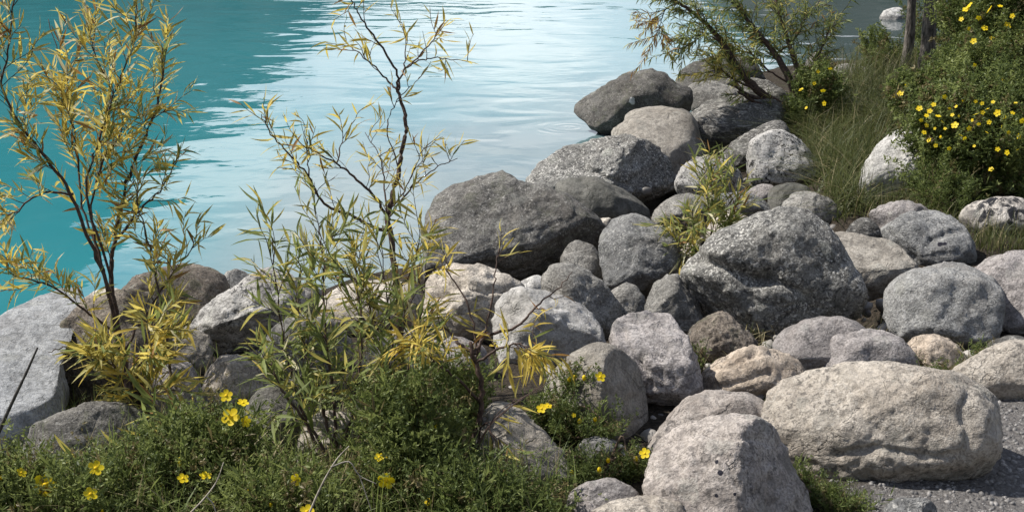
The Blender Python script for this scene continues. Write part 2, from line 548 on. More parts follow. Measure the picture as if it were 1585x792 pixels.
def ground_mat():
    m, t, o = new_mat('soil_and_gravel')
    b = N(t, 'ShaderNodeBsdfPrincipled')
    tcn = N(t, 'ShaderNodeTexCoord')
    v = tcn.outputs['Object']
    n1 = noise_n(t, v, 3.0, 5)
    n2 = noise_n(t, v, 60.0, 5, 0.7)
    soil = mixc(t, ramp(t, n2, 0.35, 0.65), (0.028, 0.023, 0.017), (0.075, 0.060, 0.044))
    vo = N(t, 'ShaderNodeTexVoronoi')
    vo.inputs['Scale'].default_value = 75.0
    t.links.new(v, vo.inputs['Vector'])
    grav = mixc(t, vo.outputs['Color'], (0.12, 0.113, 0.108), (0.26, 0.248, 0.236))
    grav = mixc(t, ramp(t, n2, 0.4, 0.6, 0.6, 0.0), grav, (0.12, 0.11, 0.105))
    # the path lies to the right of a line through the foreground
    sx = N(t, 'ShaderNodeSeparateXYZ')
    t.links.new(v, sx.inputs[0])
    lin = math_n(t, 'SUBTRACT', sx.outputs[0], math_n(t, 'MULTIPLY', sx.outputs[1], 0.18))
    lin = math_n(t, 'ADD', lin, math_n(t, 'MULTIPLY', n1, 0.5))
    lin = math_n(t, 'SUBTRACT', lin, ramp(t, sx.outputs[1], 3.6, 5.0, 0.0, 3.0))
    pf = ramp(t, lin, 0.55, 0.8)
    t.links.new(mixc(t, pf, soil, grav), b.inputs['Base Color'])
    b.inputs['Roughness'].default_value = 0.95
    b.inputs['Specular IOR Level'].default_value = 0.15
    h = math_n(t, 'ADD', math_n(t, 'MULTIPLY', n2, 0.02), math_n(t, 'MULTIPLY', vo.outputs['Distance'], -0.008))
    bp = N(t, 'ShaderNodeBump')
    bp.inputs['Distance'].default_value = 1.0
    t.links.new(h, bp.inputs['Height'])
    t.links.new(bp.outputs[0], b.inputs['Normal'])
    t.links.new(b.outputs[0], o.inputs[0])
    return m
# voids under the boulder pile
PILE = []
for px, py in [(640,440),(830,275),(900,205),(1050,140),(1230,200),(1290,345),(1420,420),(1560,490),(1490,575),(1180,600),(1060,625),(950,600),(760,545)]:
    PILE.append(at(px, py, hit(px, py))[:2])
PILE = np.array(PILE)
inside = np.zeros(len(gxy), bool)
edge = np.full(len(gxy), 9.0)
for a, b in zip(PILE, np.roll(PILE, -1, axis=0)):
    cond = (a[1] > gxy[:, 1]) != (b[1] > gxy[:, 1])
    with np.errstate(divide='ignore', invalid='ignore'):
        xi = (b[0] - a[0]) * (gxy[:, 1] - a[1]) / (b[1] - a[1]) + a[0]
    inside ^= cond & (gxy[:, 0] < xi)
    ab = b - a
    tt = np.clip(((gxy - a) @ ab) / (ab @ ab), 0, 1)
    edge = np.minimum(edge, np.linalg.norm(gxy - (a + tt[:, None] * ab), axis=1))
gz = gz - np.where(inside, 0.17 * np.clip(edge / 0.25, 0, 1), 0)
ground = link('ground', mesh_np('ground', np.column_stack([gxy, gz]), gf, [ground_mat()]))
tag(ground, 'brown soil bank and grey gravel path under the boulders', None, None, 'structure')

def water_mat():
    m, t, o = new_mat('glacial_water')
    b = N(t, 'ShaderNodeBsdfPrincipled')
    tcn = N(t, 'ShaderNodeTexCoord')
    v = tcn.outputs['Object']
    n = noise_n(t, v, 0.35, 3)
    # tree shade on the right-hand cove, painted as a darker base colour
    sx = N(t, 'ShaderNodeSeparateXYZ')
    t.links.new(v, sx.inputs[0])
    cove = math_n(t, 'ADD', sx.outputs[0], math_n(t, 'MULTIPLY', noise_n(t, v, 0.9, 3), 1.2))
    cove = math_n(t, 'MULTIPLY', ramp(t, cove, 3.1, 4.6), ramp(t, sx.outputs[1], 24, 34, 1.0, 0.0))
    deep = mixc(t, n, (0.020, 0.165, 0.192), (0.030, 0.212, 0.237))
    # base colour turns paler and greyer towards the bank
    pa = at(330, 466, hit(330, 466)); pb = at(900, 258, hit(900, 258))
    nx, ny = -(pb[1] - pa[1]), pb[0] - pa[0]
    ln_ = math.hypot(nx, ny); nx /= ln_; ny /= ln_
    dsh = math_n(t, 'ADD', math_n(t, 'MULTIPLY', sx.outputs[0], nx), math_n(t, 'MULTIPLY', sx.outputs[1], ny))
    dsh = math_n(t, 'SUBTRACT', dsh, pa[0] * nx + pa[1] * ny)
    dsh = math_n(t, 'ADD', dsh, math_n(t, 'MULTIPLY', math_n(t, 'SUBTRACT', noise_n(t, v, 0.8, 4), 0.5), 2.2))
    sh = math_n(t, 'MULTIPLY', ramp(t, dsh, 0.0, 3.6, 0.8, 0.0), ramp(t, sx.outputs[0], -2.3, -1.3))
    deep = mixc(t, sh, deep, (0.165, 0.20, 0.20))
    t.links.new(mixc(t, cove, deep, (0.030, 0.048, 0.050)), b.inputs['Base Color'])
    b.inputs['Roughness'].default_value = 0.03
    b.inputs['IOR'].default_value = 1.333
    b.inputs['Specular IOR Level'].default_value = 0.95
    mpn = N(t, 'ShaderNodeMapping')
    mpn.inputs['Scale'].default_value = (0.75, 1.0, 1.0)
    mpn.inputs['Rotation'].default_value = (0, 0, R(8))
    t.links.new(v, mpn.inputs['Vector'])
    a1 = noise_n(t, mpn.outputs[0], 1.5, 1, 0.4, 0.7)
    a2 = noise_n(t, mpn.outputs[0], 6.0, 2, 0.5, 0.4)
    # wind lanes: calmer and rougher water
    lane = ramp(t, noise_n(t, mpn.outputs[0], 0.28, 2), 0.38, 0.62, 0.35, 1.0)
    h = math_n(t, 'ADD', math_n(t, 'MULTIPLY', a1, 0.013), math_n(t, 'MULTIPLY', math_n(t, 'MULTIPLY', a2, lane), 0.0024))
    # ring ripples by the rock
    rp_ = at(880, 222, hit(880, 222))
    sub = N(t, 'ShaderNodeVectorMath', operation='DISTANCE')
    t.links.new(v, sub.inputs[0])
    sub.inputs[1].default_value = (rp_[0], rp_[1], 0)
    rings = math_n(t, 'SINE', math_n(t, 'MULTIPLY', sub.outputs['Value'], 60.0))
    rings = math_n(t, 'MULTIPLY', rings, ramp(t, sub.outputs['Value'], 0.12, 0.55, 0.0007, 0.0))
    rings = math_n(t, 'MULTIPLY', rings, ramp(t, noise_n(t, v, 3.0, 2), 0.42, 0.62))
    h = math_n(t, 'ADD', h, rings)
    bp = N(t, 'ShaderNodeBump')
    bp.inputs['Distance'].default_value = 1.0
    bp.inputs['Strength'].default_value = 1.0
    t.links.new(h, bp.inputs['Height'])
    t.links.new(bp.outputs[0], b.inputs['Normal'])
    t.links.new(b.outputs[0], o.inputs[0])
    return m
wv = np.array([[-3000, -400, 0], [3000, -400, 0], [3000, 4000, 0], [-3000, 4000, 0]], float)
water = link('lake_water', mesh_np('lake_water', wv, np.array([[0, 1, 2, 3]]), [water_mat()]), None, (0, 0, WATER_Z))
tag(water, 'calm turquoise lake water mirroring pale cloud and a dark mountain', None, None, 'structure')

# mountain across the lake (above the frame, seen mirrored in the water)
def mountain():
    az = np.radians(np.arange(-75, 75.01, 0.5))
    el_k = [-75, -45, -30, -25, -21, -17.2, -15, -13, -10.4, -9, -8, -4, -1, 3, 7, 10, 13, 16, 19, 24, 40, 75]
    el_v = [20, 25, 23, 21.5, 18.7, 13.9, 12.1, 10.9, 8.8, 7.3, 6.1, 5.9, 5.2, 4.4, 4.6, 7.6, 9.2, 9.6, 10.5, 12, 13, 8]
    el = np.radians(np.interp(np.degrees(az), el_k, el_v))
    rows = 24
    V = []
    for r in range(rows):
        f = r / (rows - 1)
        d = 700 + 500 * f
        hgt = np.tan(el) * 1200 * f ** 0.8
        P = np.column_stack([np.sin(az) * d, np.cos(az) * d, hgt])
        P[:, 2] += 14 * fbm(P / 60.0, 4) * (1 if 0 < r < rows - 1 else 0.5) + 3 * noise3(P / 9.0) - (8 if r == 0 else 0)
        V.append(P)
    V = np.vstack(V)
    n = len(az)
    i = (np.arange(rows - 1)[:, None] * n + np.arange(n - 1)[None, :]).ravel()
    F = np.column_stack([i, i + 1, i + n + 1, i + n])
    m = plain_mat('forested_mountain', (0.018, 0.032, 0.026), (0.05, 0.06, 0.055), 0.02, 0.95)
    o = link('mountain', mesh_np('mountain', V, F, [m]))
    tag(o, 'dark forested mountain rising across the lake', None, None, 'structure')
mountain()
def sky_block_slope():  # added out of view to cut cloud fill on camera-facing rock
    """unseen slope added behind the camera to hold back cloud light"""
    az = np.radians(np.arange(75, 285.1, 1.0))
    V = []
    rows = 16
    for r in range(rows):
        f = r / (rows - 1)
        d = 45 + 160 * f
        P = np.column_stack([np.sin(az) * d, np.cos(az) * d, np.full(len(az), 1.0) + 90 * f ** 0.9 * (0.75 + 0.25 * np.sin(az * 3.0))])
        P[:, 2] *= np.interp(np.degrees(az), [75, 95, 265, 285], [0.25, 1, 1, 0.25])
        P[:, 2] += 6 * fbm(P / 14.0, 3) * min(1, f * 4) + (-4 if r == 0 else 0)
        V.append(P)
    V = np.vstack(V)
    n = len(az)
    i = (np.arange(rows - 1)[:, None] * n + np.arange(n - 1)[None, :]).ravel()
    F = np.column_stack([i, i + 1, i + n + 1, i + n])
    m = plain_mat('sky_block_surface', (0.02, 0.032, 0.02), (0.05, 0.06, 0.04), 0.1, 0.95)
    tag(link('sky_block_hillside', mesh_np('sky_block_hillside', V, F, [m])), 'unseen dark slope added behind the path to block sky light', None, None, 'structure')
sky_block_slope()

# ------------------------------------------------------------------ boulders
import bmesh
def ico(sub):
    bm = bmesh.new()
    bmesh.ops.create_icosphere(bm, subdivisions=sub, radius=1.0)
    bm.verts.ensure_lookup_table()
    V = np.array([v.co[:] for v in bm.verts])
    F = np.array([[v.index for v in f.verts] for f in bm.faces])
    bm.free()
    return V, F
ICO = {4: ico(4), 5: ico(5), 6: ico(6)}

def chaikin(P, n=2):
    for _ in range(n):
        Q = np.roll(P, -1, axis=0)
        P = np.stack([0.8 * P + 0.2 * Q, 0.2 * P + 0.8 * Q], axis=1).reshape(-1, 2)
    return P

def dotted(mat, dots):
    """a copy of a rock material with single lichen dots at given places"""
    m = mat.copy()
    t = m.node_tree
    b = [n for n in t.nodes if n.type == 'BSDF_PRINCIPLED'][0]
    col = b.inputs['Base Color'].links[0].from_socket
    tcn = N(t, 'ShaderNodeTexCoord')
    wob = noise_n(t, tcn.outputs['Object'], 60.0, 3)
    for p, r, c in dots:
        dn = N(t, 'ShaderNodeVectorMath', operation='DISTANCE')
        t.links.new(tcn.outputs['Object'], dn.inputs[0])
        dn.inputs[1].default_value = tuple(p)
        dd = math_n(t, 'ADD', dn.outputs['Value'], math_n(t, 'MULTIPLY', math_n(t, 'SUBTRACT', wob, 0.5), r * 1.2))
        col = mixc(t, ramp(t, dd, r * 0.75, r, 1.0, 0.0), col, c)
    t.links.new(col, b.inputs['Base Color'])
    return m

ROCKS = []
def rock(pts, mat, label, depth=0.8, lean=0.35, p=2.4, facet=4, rough=1.0, base=None, cen=None, planes=(), cat='boulder', seed=None, dist=None, name='boulder', grooves=(), dots=()):
    """pts: outline in photo pixels; the rock gets its own distance, size and depth from where it meets the ground"""
    idx = len(ROCKS)
    rs = np.random.default_rng(100 + idx if seed is None else seed)
    P = chaikin(np.array(pts, float))
    P = P.mean(0) + (P - P.mean(0)) * 1.03
    ym = (P[:, 1].min() + P[:, 1].max()) / 2
    hh = P[:, 1].max() - ym
    by0 = P[:, 1].max() - 0.12 * hh
    P[:, 1] += np.where(P[:, 1] > ym, (P[:, 1] - ym) * 0.22, 0)      # the part bedded in the ground
    if cen is None:
        cen = ((P[:, 0].min() + P[:, 0].max()) / 2, (P[:, 1].min() + P[:, 1].max()) / 2)
    cx, cy = cen
    wpx = P[:, 0].max() - P[:, 0].min()
    hpx = P[:, 1].max() - P[:, 1].min()
    by = by0 if base is None else base
    d0 = hit(cx, by) if dist is None else dist
    hd = depth * 0.5 * (wpx * hpx) ** 0.5 * d0 / FPX     # half depth in metres
    dc = d0 + 0.55 * hd
    mpp = dc / FPX
    c = at(cx, cy, dc)
    vdir = ray(cx, cy); vdir /= np.linalg.norm(vdir)
    right = RGT - vdir * (RGT @ vdir); right /= np.linalg.norm(right)
    up = np.cross(right, vdir)
    # radius of the outline by angle
    Q = (P - np.array([cx, cy])) * np.array([1, -1]) * mpp
    ang = np.arctan2(Q[:, 1], Q[:, 0]); rad = np.hypot(Q[:, 0], Q[:, 1])
    o_ = np.argsort(ang); ang = ang[o_]; rad = rad[o_]
    ang = np.concatenate([ang - 2 * np.pi, ang, ang + 2 * np.pi]); rad = np.tile(rad, 3)
    V, F = ICO[5 if wpx > 75 else 4]
    if wpx > 210: V, F = ICO[6]
    th = np.arctan2(V[:, 1], V[:, 0])
    rho = np.hypot(V[:, 0], V[:, 1]); cz = V[:, 2]
    s = 1.0 / (rho ** p + np.abs(cz) ** p) ** (1 / p)
    Rt = np.interp(th, ang, rad)
    u = Rt * rho * s * np.cos(th); v = Rt * rho * s * np.sin(th)
    wd = hd * cz * s                                       # + = towards camera
    size = (wpx * hpx) ** 0.5 * mpp
    L = np.column_stack([u, v, wd])
    # flattened facets
    allp = list(planes) + [((0.15, -0.85, 0.5), 0.55, 0.6)]      # undercut towards the ground
    for _ in range(facet):
        n = rs.normal(size=3); n[2] = abs(n[2]) * 1.2 + 0.35; n[1] += 0.2
        n /= np.linalg.norm(n)
        allp.append((tuple(n), rs.uniform(0.58, 0.85), rs.uniform(0.55, 0.9)))
    for n, off, st in allp:
        n = np.array(n, float); n /= np.linalg.norm(n)
        dd = L @ n
        lim = dd.max() * off
        ex = np.maximum(dd - lim, 0)
        L -= np.outer(ex * st, n)
    for k in (0, 1):                                       # keep the traced extent after flattening
        o0, o1 = (u, v)[k].min(), (u, v)[k].max()
        c0, c1 = L[:, k].min(), L[:, k].max()
        L[:, k] = o0 + (L[:, k] - c0) * (o1 - o0) / (c1 - c0)
    gd = np.zeros(len(L))
    for line, gw, gdep in grooves:
        G = (np.array(line, float) - np.array([cx, cy])) * np.array([1, -1]) * mpp
        dmin = np.full(len(L), 9.0)
        wob = 0.012 * fbm(L / size * 5 + idx, 3)
        for a, b in zip(G[:-1], G[1:]):
            ab = b - a
            tt = np.clip(((L[:, :2] - a) @ ab) / (ab @ ab), 0, 1)
            dmin = np.minimum(dmin, np.linalg.norm(L[:, :2] - (a + tt[:, None] * ab), axis=1))
        gd += gdep * np.exp(-(np.maximum(dmin + wob * size, 0) / (gw * mpp)) ** 2) * (L[:, 2] > 0)
    L[:, 2] -= lean * (L[:, 1] - L[:, 1].min()) * 0.6 - lean * 0.3 * (L[:, 1].max() - L[:, 1].min())
    # relief
    nr = L / np.linalg.norm(L, axis=1)[:, None]
    so = rs.uniform(0, 50, 3)
    q = L / size
    disp = 0.055 * fbm(q * 2.6 + so, 2) + 0.030 * rough * fbm(q * 8 + so, 3, 0.55)
    ridge = 1 - np.abs(noise3(q * 3.4 + so * 1.7)) * 9
    disp -= 0.018 * rough * np.clip(ridge, 0, 1) * (noise3(q * 2.0 + so) > -0.05)
    disp += 0.014 * rough * fbm(q * 26 + so, 3, 0.6)
    disp -= gd / size
    L = L + nr * (disp * size)[:, None]
    W = L[:, :1] * right + L[:, 1:2] * up - L[:, 2:3] * vdir
    ob = link(name, mesh_np(name, W, F, [RM[mat]]), None, c)
    tag(ob, label, cat, 'boulders along the lake shore')
    ROCKS.append((ob, c, size, hd))
    if dots:
        ob.data.materials[0] = dotted(RM[mat], [(W[np.argmin((L[:, 0] - (x - cx) * mpp) ** 2 + (L[:, 1] - (cy - y) * mpp) ** 2 - 0.5 * L[:, 2])], r_ * mpp, c_) for x, y, r_, c_ in dots])
    return ob

# far group at the water's edge
rock([(888,160),(905,148),(925,138),(958,118),(1000,110),(1020,116),(1030,128),(1055,138),(1070,155),(1066,172),(1040,190),(1000,205),(950,206),(930,192),(905,173)], 'dark',
     'wedge shaped dark boulder jutting its pointed tip into the water, with small white lichen dot', 0.7, 0.5, 2.0, base=207, planes=[((0.1,-0.55,0.8),0.55,0.8)], dots=[(988,154,6,(0.6,0.6,0.58)),(976,150,2.2,(0.6,0.6,0.58)),(999,156,2,(0.6,0.6,0.58))])
rock([(1047,125),(1055,108),(1075,93),(1100,88),(1150,85),(1180,110),(1185,140),(1120,155),(1050,145)], 'dark',
     'rounded dark grey boulder partly behind the olive willow tip at the water', 0.8, base=142)
rock([(1056,145),(1070,130),(1095,126),(1130,132),(1152,152),(1140,172),(1075,172)], 'grey',
     'low grey boulder with pale blotch just right of the wedge boulder', 0.7, 0.5, base=165)
rock([(942,203),(966,190),(967,178),(985,168),(1020,164),(1060,168),(1078,190),(1084,215),(1090,242),(1070,270),(1042,285),(1000,282),(965,245)], 'tan',
     'smooth tan flat topped rock sloping down behind the big speckled waterside boulder', 1.2, 1.9, 3.0, 2, 0.5, base=270)
rock([(1062,182),(1085,162),(1130,150),(1170,150),(1212,166),(1216,190),(1185,212),(1140,230),(1095,232),(1076,218)], 'stripe',
     'large blackish boulder with fine white streaks below the leaning willow', 0.9, 0.5, base=228)
rock([(1138,132),(1160,121),(1195,128),(1228,152),(1232,175),(1200,184),(1165,165)], 'stripe',
     'pale streaked rock right under the willow trunk', 0.7, 0.5, base=180)
rock([(1115,240),(1130,225),(1165,200),(1195,185),(1212,189),(1224,208),(1195,235),(1160,258),(1128,254)], 'stripe',
     'slanting angular grey rock leaning against the round speckled boulder', 0.7, 0.4, 2.6, 5, base=254)
rock([(1157,235),(1163,214),(1190,201),(1225,204),(1255,220),(1268,245),(1264,272),(1240,286),(1200,290),(1172,284),(1160,262)], 'flecked',
     'round grey boulder flecked with pale lichen beside the tall grass', 0.8, 0.3, base=286, grooves=[([(1182,250),(1200,235),(1205,222)],3,0.010)])
rock([(815,274),(840,250),(870,230),(905,213),(930,209),(965,211),(1000,222),(1025,245),(1043,270),(1046,295),(1020,312),(960,312),(880,300),(830,290)], 'speck',
     'big rough speckled boulder with shadowed right side at the water', 0.8, 0.5, 2.2, 5, 1.0, base=306, planes=[((0.6,0.1,0.8),0.55,0.7)], grooves=[([(900,262),(925,270),(958,282),(975,290)],5,0.03),([(962,215),(968,250),(960,290)],6,0.02)])
rock([(858,284),(885,275),(915,273),(955,280),(985,298),(1004,325),(1004,345),(960,352),(900,350),(868,325)], 'smooth',
     'smooth olive grey boulder behind the biggest dark boulder', 0.8, 0.4, 2.2, 2, 0.4, base=344, grooves=[([(902,275),(898,305)],3,0.012)])
rock([(655,385),(660,345),(672,312),(695,288),(735,272),(765,263),(790,269),(815,281),(850,284),(880,299),(905,324),(927,345),(930,372),(915,405),(880,430),(830,440),(760,438),(690,430),(660,412)], 'bigdark',
     'biggest dark rounded boulder standing against the water', 0.9, 0.35, 2.4, 2, 0.7, base=436, planes=[((-0.25,0.75,0.6),0.66,0.7),((0.4,-0.7,0.6),0.42,0.85)])
rock([(1043,285),(1055,260),(1075,245),(1100,242),(1125,252),(1150,275),(1155,295),(1120,308),(1055,308)], 'flecked',
     'domed boulder with pale flaky crust behind the small willow sprout', 0.8, base=302)
rock([(1008,328),(1030,305),(1060,300),(1090,305),(1102,322),(1088,350),(1040,352),(1014,344)], 'grey',
     'plain grey boulder just left of the small willow sprout', 0.8, base=344)
rock([(1092,318),(1105,303),(1130,298),(1180,298),(1198,310),(1198,328),(1165,340),(1115,334)], 'cool',
     'low bluish grey rock lying behind the largest speckled boulder', 0.8, base=334)
rock([(1150,302),(1168,287),(1195,285),(1205,298),(1195,312),(1160,312)], 'mauve',
     'small rounded rock tucked under the flecked round boulder', 0.8, base=306)
rock([(1188,306),(1196,290),(1220,283),(1252,288),(1258,315),(1230,328),(1196,325)], 'smooth',
     'smooth dull green grey rock at the foot of the round flecked boulder', 0.8, base=322, facet=2, rough=0.5)
rock([(1208,324),(1225,301),(1250,295),(1280,305),(1302,328),(1292,350),(1240,352)], 'grey',
     'grey rounded rock at the lower edge of the tall grass', 0.8, base=345)
rock([(1092,352),(1110,328),(1132,324),(1160,338),(1174,358),(1145,380),(1100,380)], 'warm',
     'pale cream rock showing through the small willow sprout', 0.8, base=374)
rock([(1046,402),(1060,376),(1080,368),(1095,400),(1085,425),(1055,430)], 'warm',
     'small pale rock under the sprout leaves at the left end of the largest speckled boulder', 0.8, base=425)
rock([(926,368),(935,346),(955,333),(980,331),(1015,345),(1040,362),(1053,388),(1048,418),(1022,444),(975,452),(940,440),(929,402)], 'cool',
     'bluish grey egg shaped boulder in the middle of the pile', 0.85, 0.3, 2.4, 4, base=446)
rock([(912,346),(925,336),(945,338),(954,356),(938,370),(918,364)], 'warm',
     'tiny pale rock wedged between the dark boulder and the egg shaped boulder', 0.8, base=366, cat='rock')
rock([(866,402),(880,380),(898,371),(915,374),(928,395),(931,428),(905,442),(875,428)], 'grey',
     'small upright brownish grey stone leaning on the biggest dark boulder', 0.7, base=438, cat='rock')
rock([(1057,422),(1065,405),(1085,385),(1110,360),(1150,345),(1190,325),(1220,319),(1250,328),(1275,350),(1300,375),(1320,410),(1331,440),(1320,472),(1292,498),(1240,514),(1180,520),(1120,506),(1075,480),(1059,448)], 'speck',
     'largest white speckled grey boulder with a deep crease across it', 0.85, 0.35, 2.3, 3, 0.8, base=512, planes=[((-0.55,-0.5,0.75),0.62,0.8)], seed=5, grooves=[([(1056,402),(1090,404),(1130,420),(1165,432),(1190,428)],13,0.055),([(1165,432),(1215,440),(1250,458),(1262,480),(1258,510)],7,0.03)])
rock([(1280,362),(1300,357),(1345,366),(1382,369),(1402,393),(1418,412),(1390,432),(1345,458),(1322,460),(1300,410)], 'tan',
     'angular tan brown slab wedged right of the largest speckled boulder', 0.8, 1.0, 3.8, 3, 0.6, base=462, planes=[((0.05,0.6,0.8),0.35,0.95),((0.25,-0.8,0.5),0.4,0.95)])
rock([(1310,357),(1325,340),(1345,337),(1358,350),(1367,368),(1338,376),(1315,371)], 'stripe',
     'small white veined stone on top of the tan slab', 0.8, base=372, cat='rock')
rock([(1343,335),(1365,316),(1400,309),(1425,315),(1442,330),(1440,360),(1400,375),(1360,362)], 'mauve',
     'pinkish grey boulder at the grass edge behind the dotted grey boulder', 0.8, base=364)
rock([(1368,350),(1395,334),(1430,327),(1465,329),(1486,350),(1506,385),(1498,408),(1465,416),(1420,420),(1394,396),(1372,372)], 'cool',
     'rounded grey boulder with two black dots under the flowering shrub', 0.8, 0.4, base=413, dots=[(1446,347,5,(0.02,0.02,0.03)),(1448,340,3.5,(0.02,0.02,0.03))], grooves=[([(1440,372),(1465,362),(1492,352)],5,0.018)])
rock([(1486,337),(1500,318),(1525,308),(1560,304),(1590,310),(1608,340),(1580,368),(1530,366),(1500,355)], 'patch',
     'cream oval boulder with a black lichen patch beneath the flowering shrub', 0.8, 0.3, 2.3, 2, 0.6, base=362)
rock([(1330,304),(1335,270),(1345,245),(1365,215),(1385,201),(1410,203),(1430,220),(1442,250),(1438,290),(1415,312),(1370,318)], 'white',
     'white upright boulder between the tall grass and the flowering shrub', 0.8, 0.5, 2.4, 5, base=308)
rock([(1372,462),(1380,440),(1410,418),(1445,408),(1490,405),(1530,418),(1548,460),(1542,512),(1500,540),(1430,540),(1395,522),(1376,494)], 'pale',
     'large pale grey boulder left of the cut off boulder at the right edge', 0.85, 0.45, 2.8, base=532)
rock([(1497,430),(1510,408),(1540,393),(1590,387),(1640,400),(1655,460),(1625,515),(1580,522),(1538,494),(1508,462)], 'mauve',
     'large mauve grey boulder cut off by the right edge', 0.85, 0.35, base=514)
rock([(1528,537),(1545,522),(1575,518),(1602,530),(1595,550),(1550,553)], 'stripe',
     'small veined stone below the mauve boulder at the right edge', 0.8, base=548, cat='rock')
rock([(1196,532),(1215,510),(1250,495),(1290,489),(1320,497),(1342,515),(1335,566),(1260,582),(1208,566)], 'mauve',
     'smooth lilac grey boulder under the largest speckled boulder', 0.8, 0.45, 2.4, 2, 0.6, base=576)
rock([(1243,562),(1265,530),(1300,512),(1345,510),(1390,520),(1412,545),(1420,580),(1350,596),(1268,590)], 'mauve',
     'lilac grey boulder directly behind the long cream boulder', 0.8, 0.45, 2.4, 2, 0.6, base=588)
rock([(1402,537),(1420,520),(1445,516),(1470,525),(1490,545),(1501,563),(1475,580),(1445,584),(1422,562)], 'ochre',
     'small warm cream stone in the moss behind the long cream boulder', 0.8, base=580, cat='rock')
rock([(1466,585),(1495,560),(1540,535),(1590,524),(1650,540),(1665,605),(1590,628),(1520,622),(1478,606)], 'warm',
     'smooth cream boulder at the right edge beside the gravel path', 0.8, 0.4, 2.3, 3, 0.6, base=618)
rock([(764,502),(769,465),(785,450),(810,445),(850,452),(890,468),(920,485),(936,515),(932,545),(900,560),(830,568),(774,552)], 'white',
     'pale boulder with a white left face behind the yellow leaf cluster', 0.8, 0.4, 2.4, 4, base=558, planes=[((-0.7,0.1,0.75),0.6,0.8)], grooves=[([(772,470),(800,460),(840,470)],4,0.012)])
rock([(800,441),(815,430),(838,426),(852,440),(842,458),(806,458)], 'white',
     'little white stone at the foot of the biggest dark boulder', 0.8, base=455, cat='rock')
rock([(837,442),(845,415),(865,405),(890,408),(920,425),(945,450),(961,482),(958,515),(900,518),(848,486)], 'grey',
     'grey oval boulder behind the white faced boulder', 0.8, 0.4, base=508)
rock([(936,472),(945,448),(965,438),(985,442),(998,460),(1002,488),(986,504),(949,500)], 'grey',
     'small round grey boulder below the egg shaped boulder', 0.8, base=500, facet=2)
rock([(997,462),(1005,435),(1030,424),(1055,428),(1072,450),(1088,478),(1082,510),(1050,516),(1008,504)], 'grey',
     'mid grey rounded boulder left of the largest speckled boulder', 0.8, base=510)
rock([(1064,512),(1075,490),(1095,481),(1120,485),(1145,505),(1172,527),(1155,548),(1110,557),(1078,544)], 'block',
     'dark brownish knobbly stone under the left end of the largest speckled boulder', 0.8, rough=1.6, base=553)
rock([(943,527),(952,500),(975,485),(1010,480),(1040,488),(1060,515),(1076,550),(1085,588),(1072,620),(1040,634),(1000,624),(973,588),(949,552)], 'mauve',
     'tall pinkish grey boulder with a cracked left edge, centre of the pile', 0.8, 0.3, 2.6, 5, 1.3, base=628, grooves=[([(960,500),(968,530),(990,560),(1010,600)],4,0.016),([(1015,540),(1050,545),(1075,560)],3,0.012)])
rock([(1085,577),(1100,555),(1135,545),(1170,534),(1205,542),(1235,560),(1246,580),(1228,608),(1180,618),(1120,617),(1091,602)], 'ochre',
     'orange tinted cream boulder left of the long cream boulder', 0.8, 0.35, 2.4, 4, 1.3, base=613, grooves=[([(1095,575),(1130,565),(1150,555),(1170,545)],5,0.014),([(1110,600),(1150,590),(1190,575)],4,0.012)])
rock([(650,442),(675,415),(715,407),(760,417),(800,434),(822,456),(805,495),(760,528),(690,535),(652,492)], 'warm',
     'cream cracked boulder behind the middle willow leaves', 0.8, 0.4, 2.4, 4, 1.4, base=525, planes=[((0,-0.6,0.8),0.5,0.7)], grooves=[([(660,462),(710,440),(760,448),(810,452)],6,0.03),([(715,408),(718,440)],4,0.012)])
rock([(662,565),(680,530),(710,518),(748,535),(760,572),(705,598)], 'mauve',
     'grey rock half hidden behind the foreground cinquefoil', 0.8, base=590)
rock([(842,595),(870,552),(905,533),(935,531),(960,545),(985,580),(1002,625),(994,664),(940,688),(880,688),(838,655)], 'tan',
     'brown grey domed boulder with a small cinquefoil against it', 0.8, 0.4, 2.3, 2, 0.6, base=680, planes=[((0.85,0.0,0.55),0.42,0.85)])
rock([(1003,692),(1007,660),(1030,630),(1070,612),(1120,607),(1165,611),(1192,630),(1186,680),(1100,706),(1028,706)], 'pink',
     'low pinkish boulder behind the black dotted foreground boulder', 0.8, 0.5, base=700, seed=9)
rock([(1178,652),(1187,625),(1210,595),(1250,575),(1300,565),(1350,563),(1420,571),(1480,580),(1517,605),(1535,640),(1531,692),(1502,724),(1440,740),(1340,740),(1260,731),(1208,704),(1186,682)], 'warm',
     'long cream boulder lying across the lower right', 0.75, 0.35, 2.7, 3, 0.8, base=738, grooves=[([(1492,612),(1484,640),(1490,665),(1480,700)],5,0.018),([(1300,700),(1360,692),(1430,704),(1470,700)],6,0.014),([(1400,596),(1440,604),(1470,608)],3,0.006)])
rock([(1001,745),(1010,700),(1030,670),(1060,652),(1110,645),(1170,651),(1187,660),(1207,690),(1237,740),(1265,800),(1235,840),(1130,856),(1018,836)], 'pink',
     'big pinkish boulder dotted with black spots, its right face in shade', 0.8, 0.35, 2.6, 2, 0.9, base=845, planes=[((0.85,0.12,0.5),0.5,0.95)], grooves=[([(1085,672),(1110,682),(1150,686),(1182,682)],4,0.012),([(1075,672),(1082,700),(1088,718),(1105,722)],3,0.010)], dots=[(1074,671,4,(0.02,0.02,0.03)),(1110,700,5,(0.02,0.02,0.03)),(1110,722,3,(0.02,0.02,0.03)),(1100,738,3,(0.02,0.02,0.03)),(1143,756,3,(0.02,0.02,0.03)),(1152,762,3,(0.02,0.02,0.03))])
rock([(735,645),(760,621),(800,627),(840,664),(884,712),(876,752),(800,760),(742,728)], 'tan',
     'slanting flat faced brown rock right of the cinquefoil', 0.8, 0.6, 2.6, 4, base=750, planes=[((0.5,0.5,0.7),0.55,0.9)])
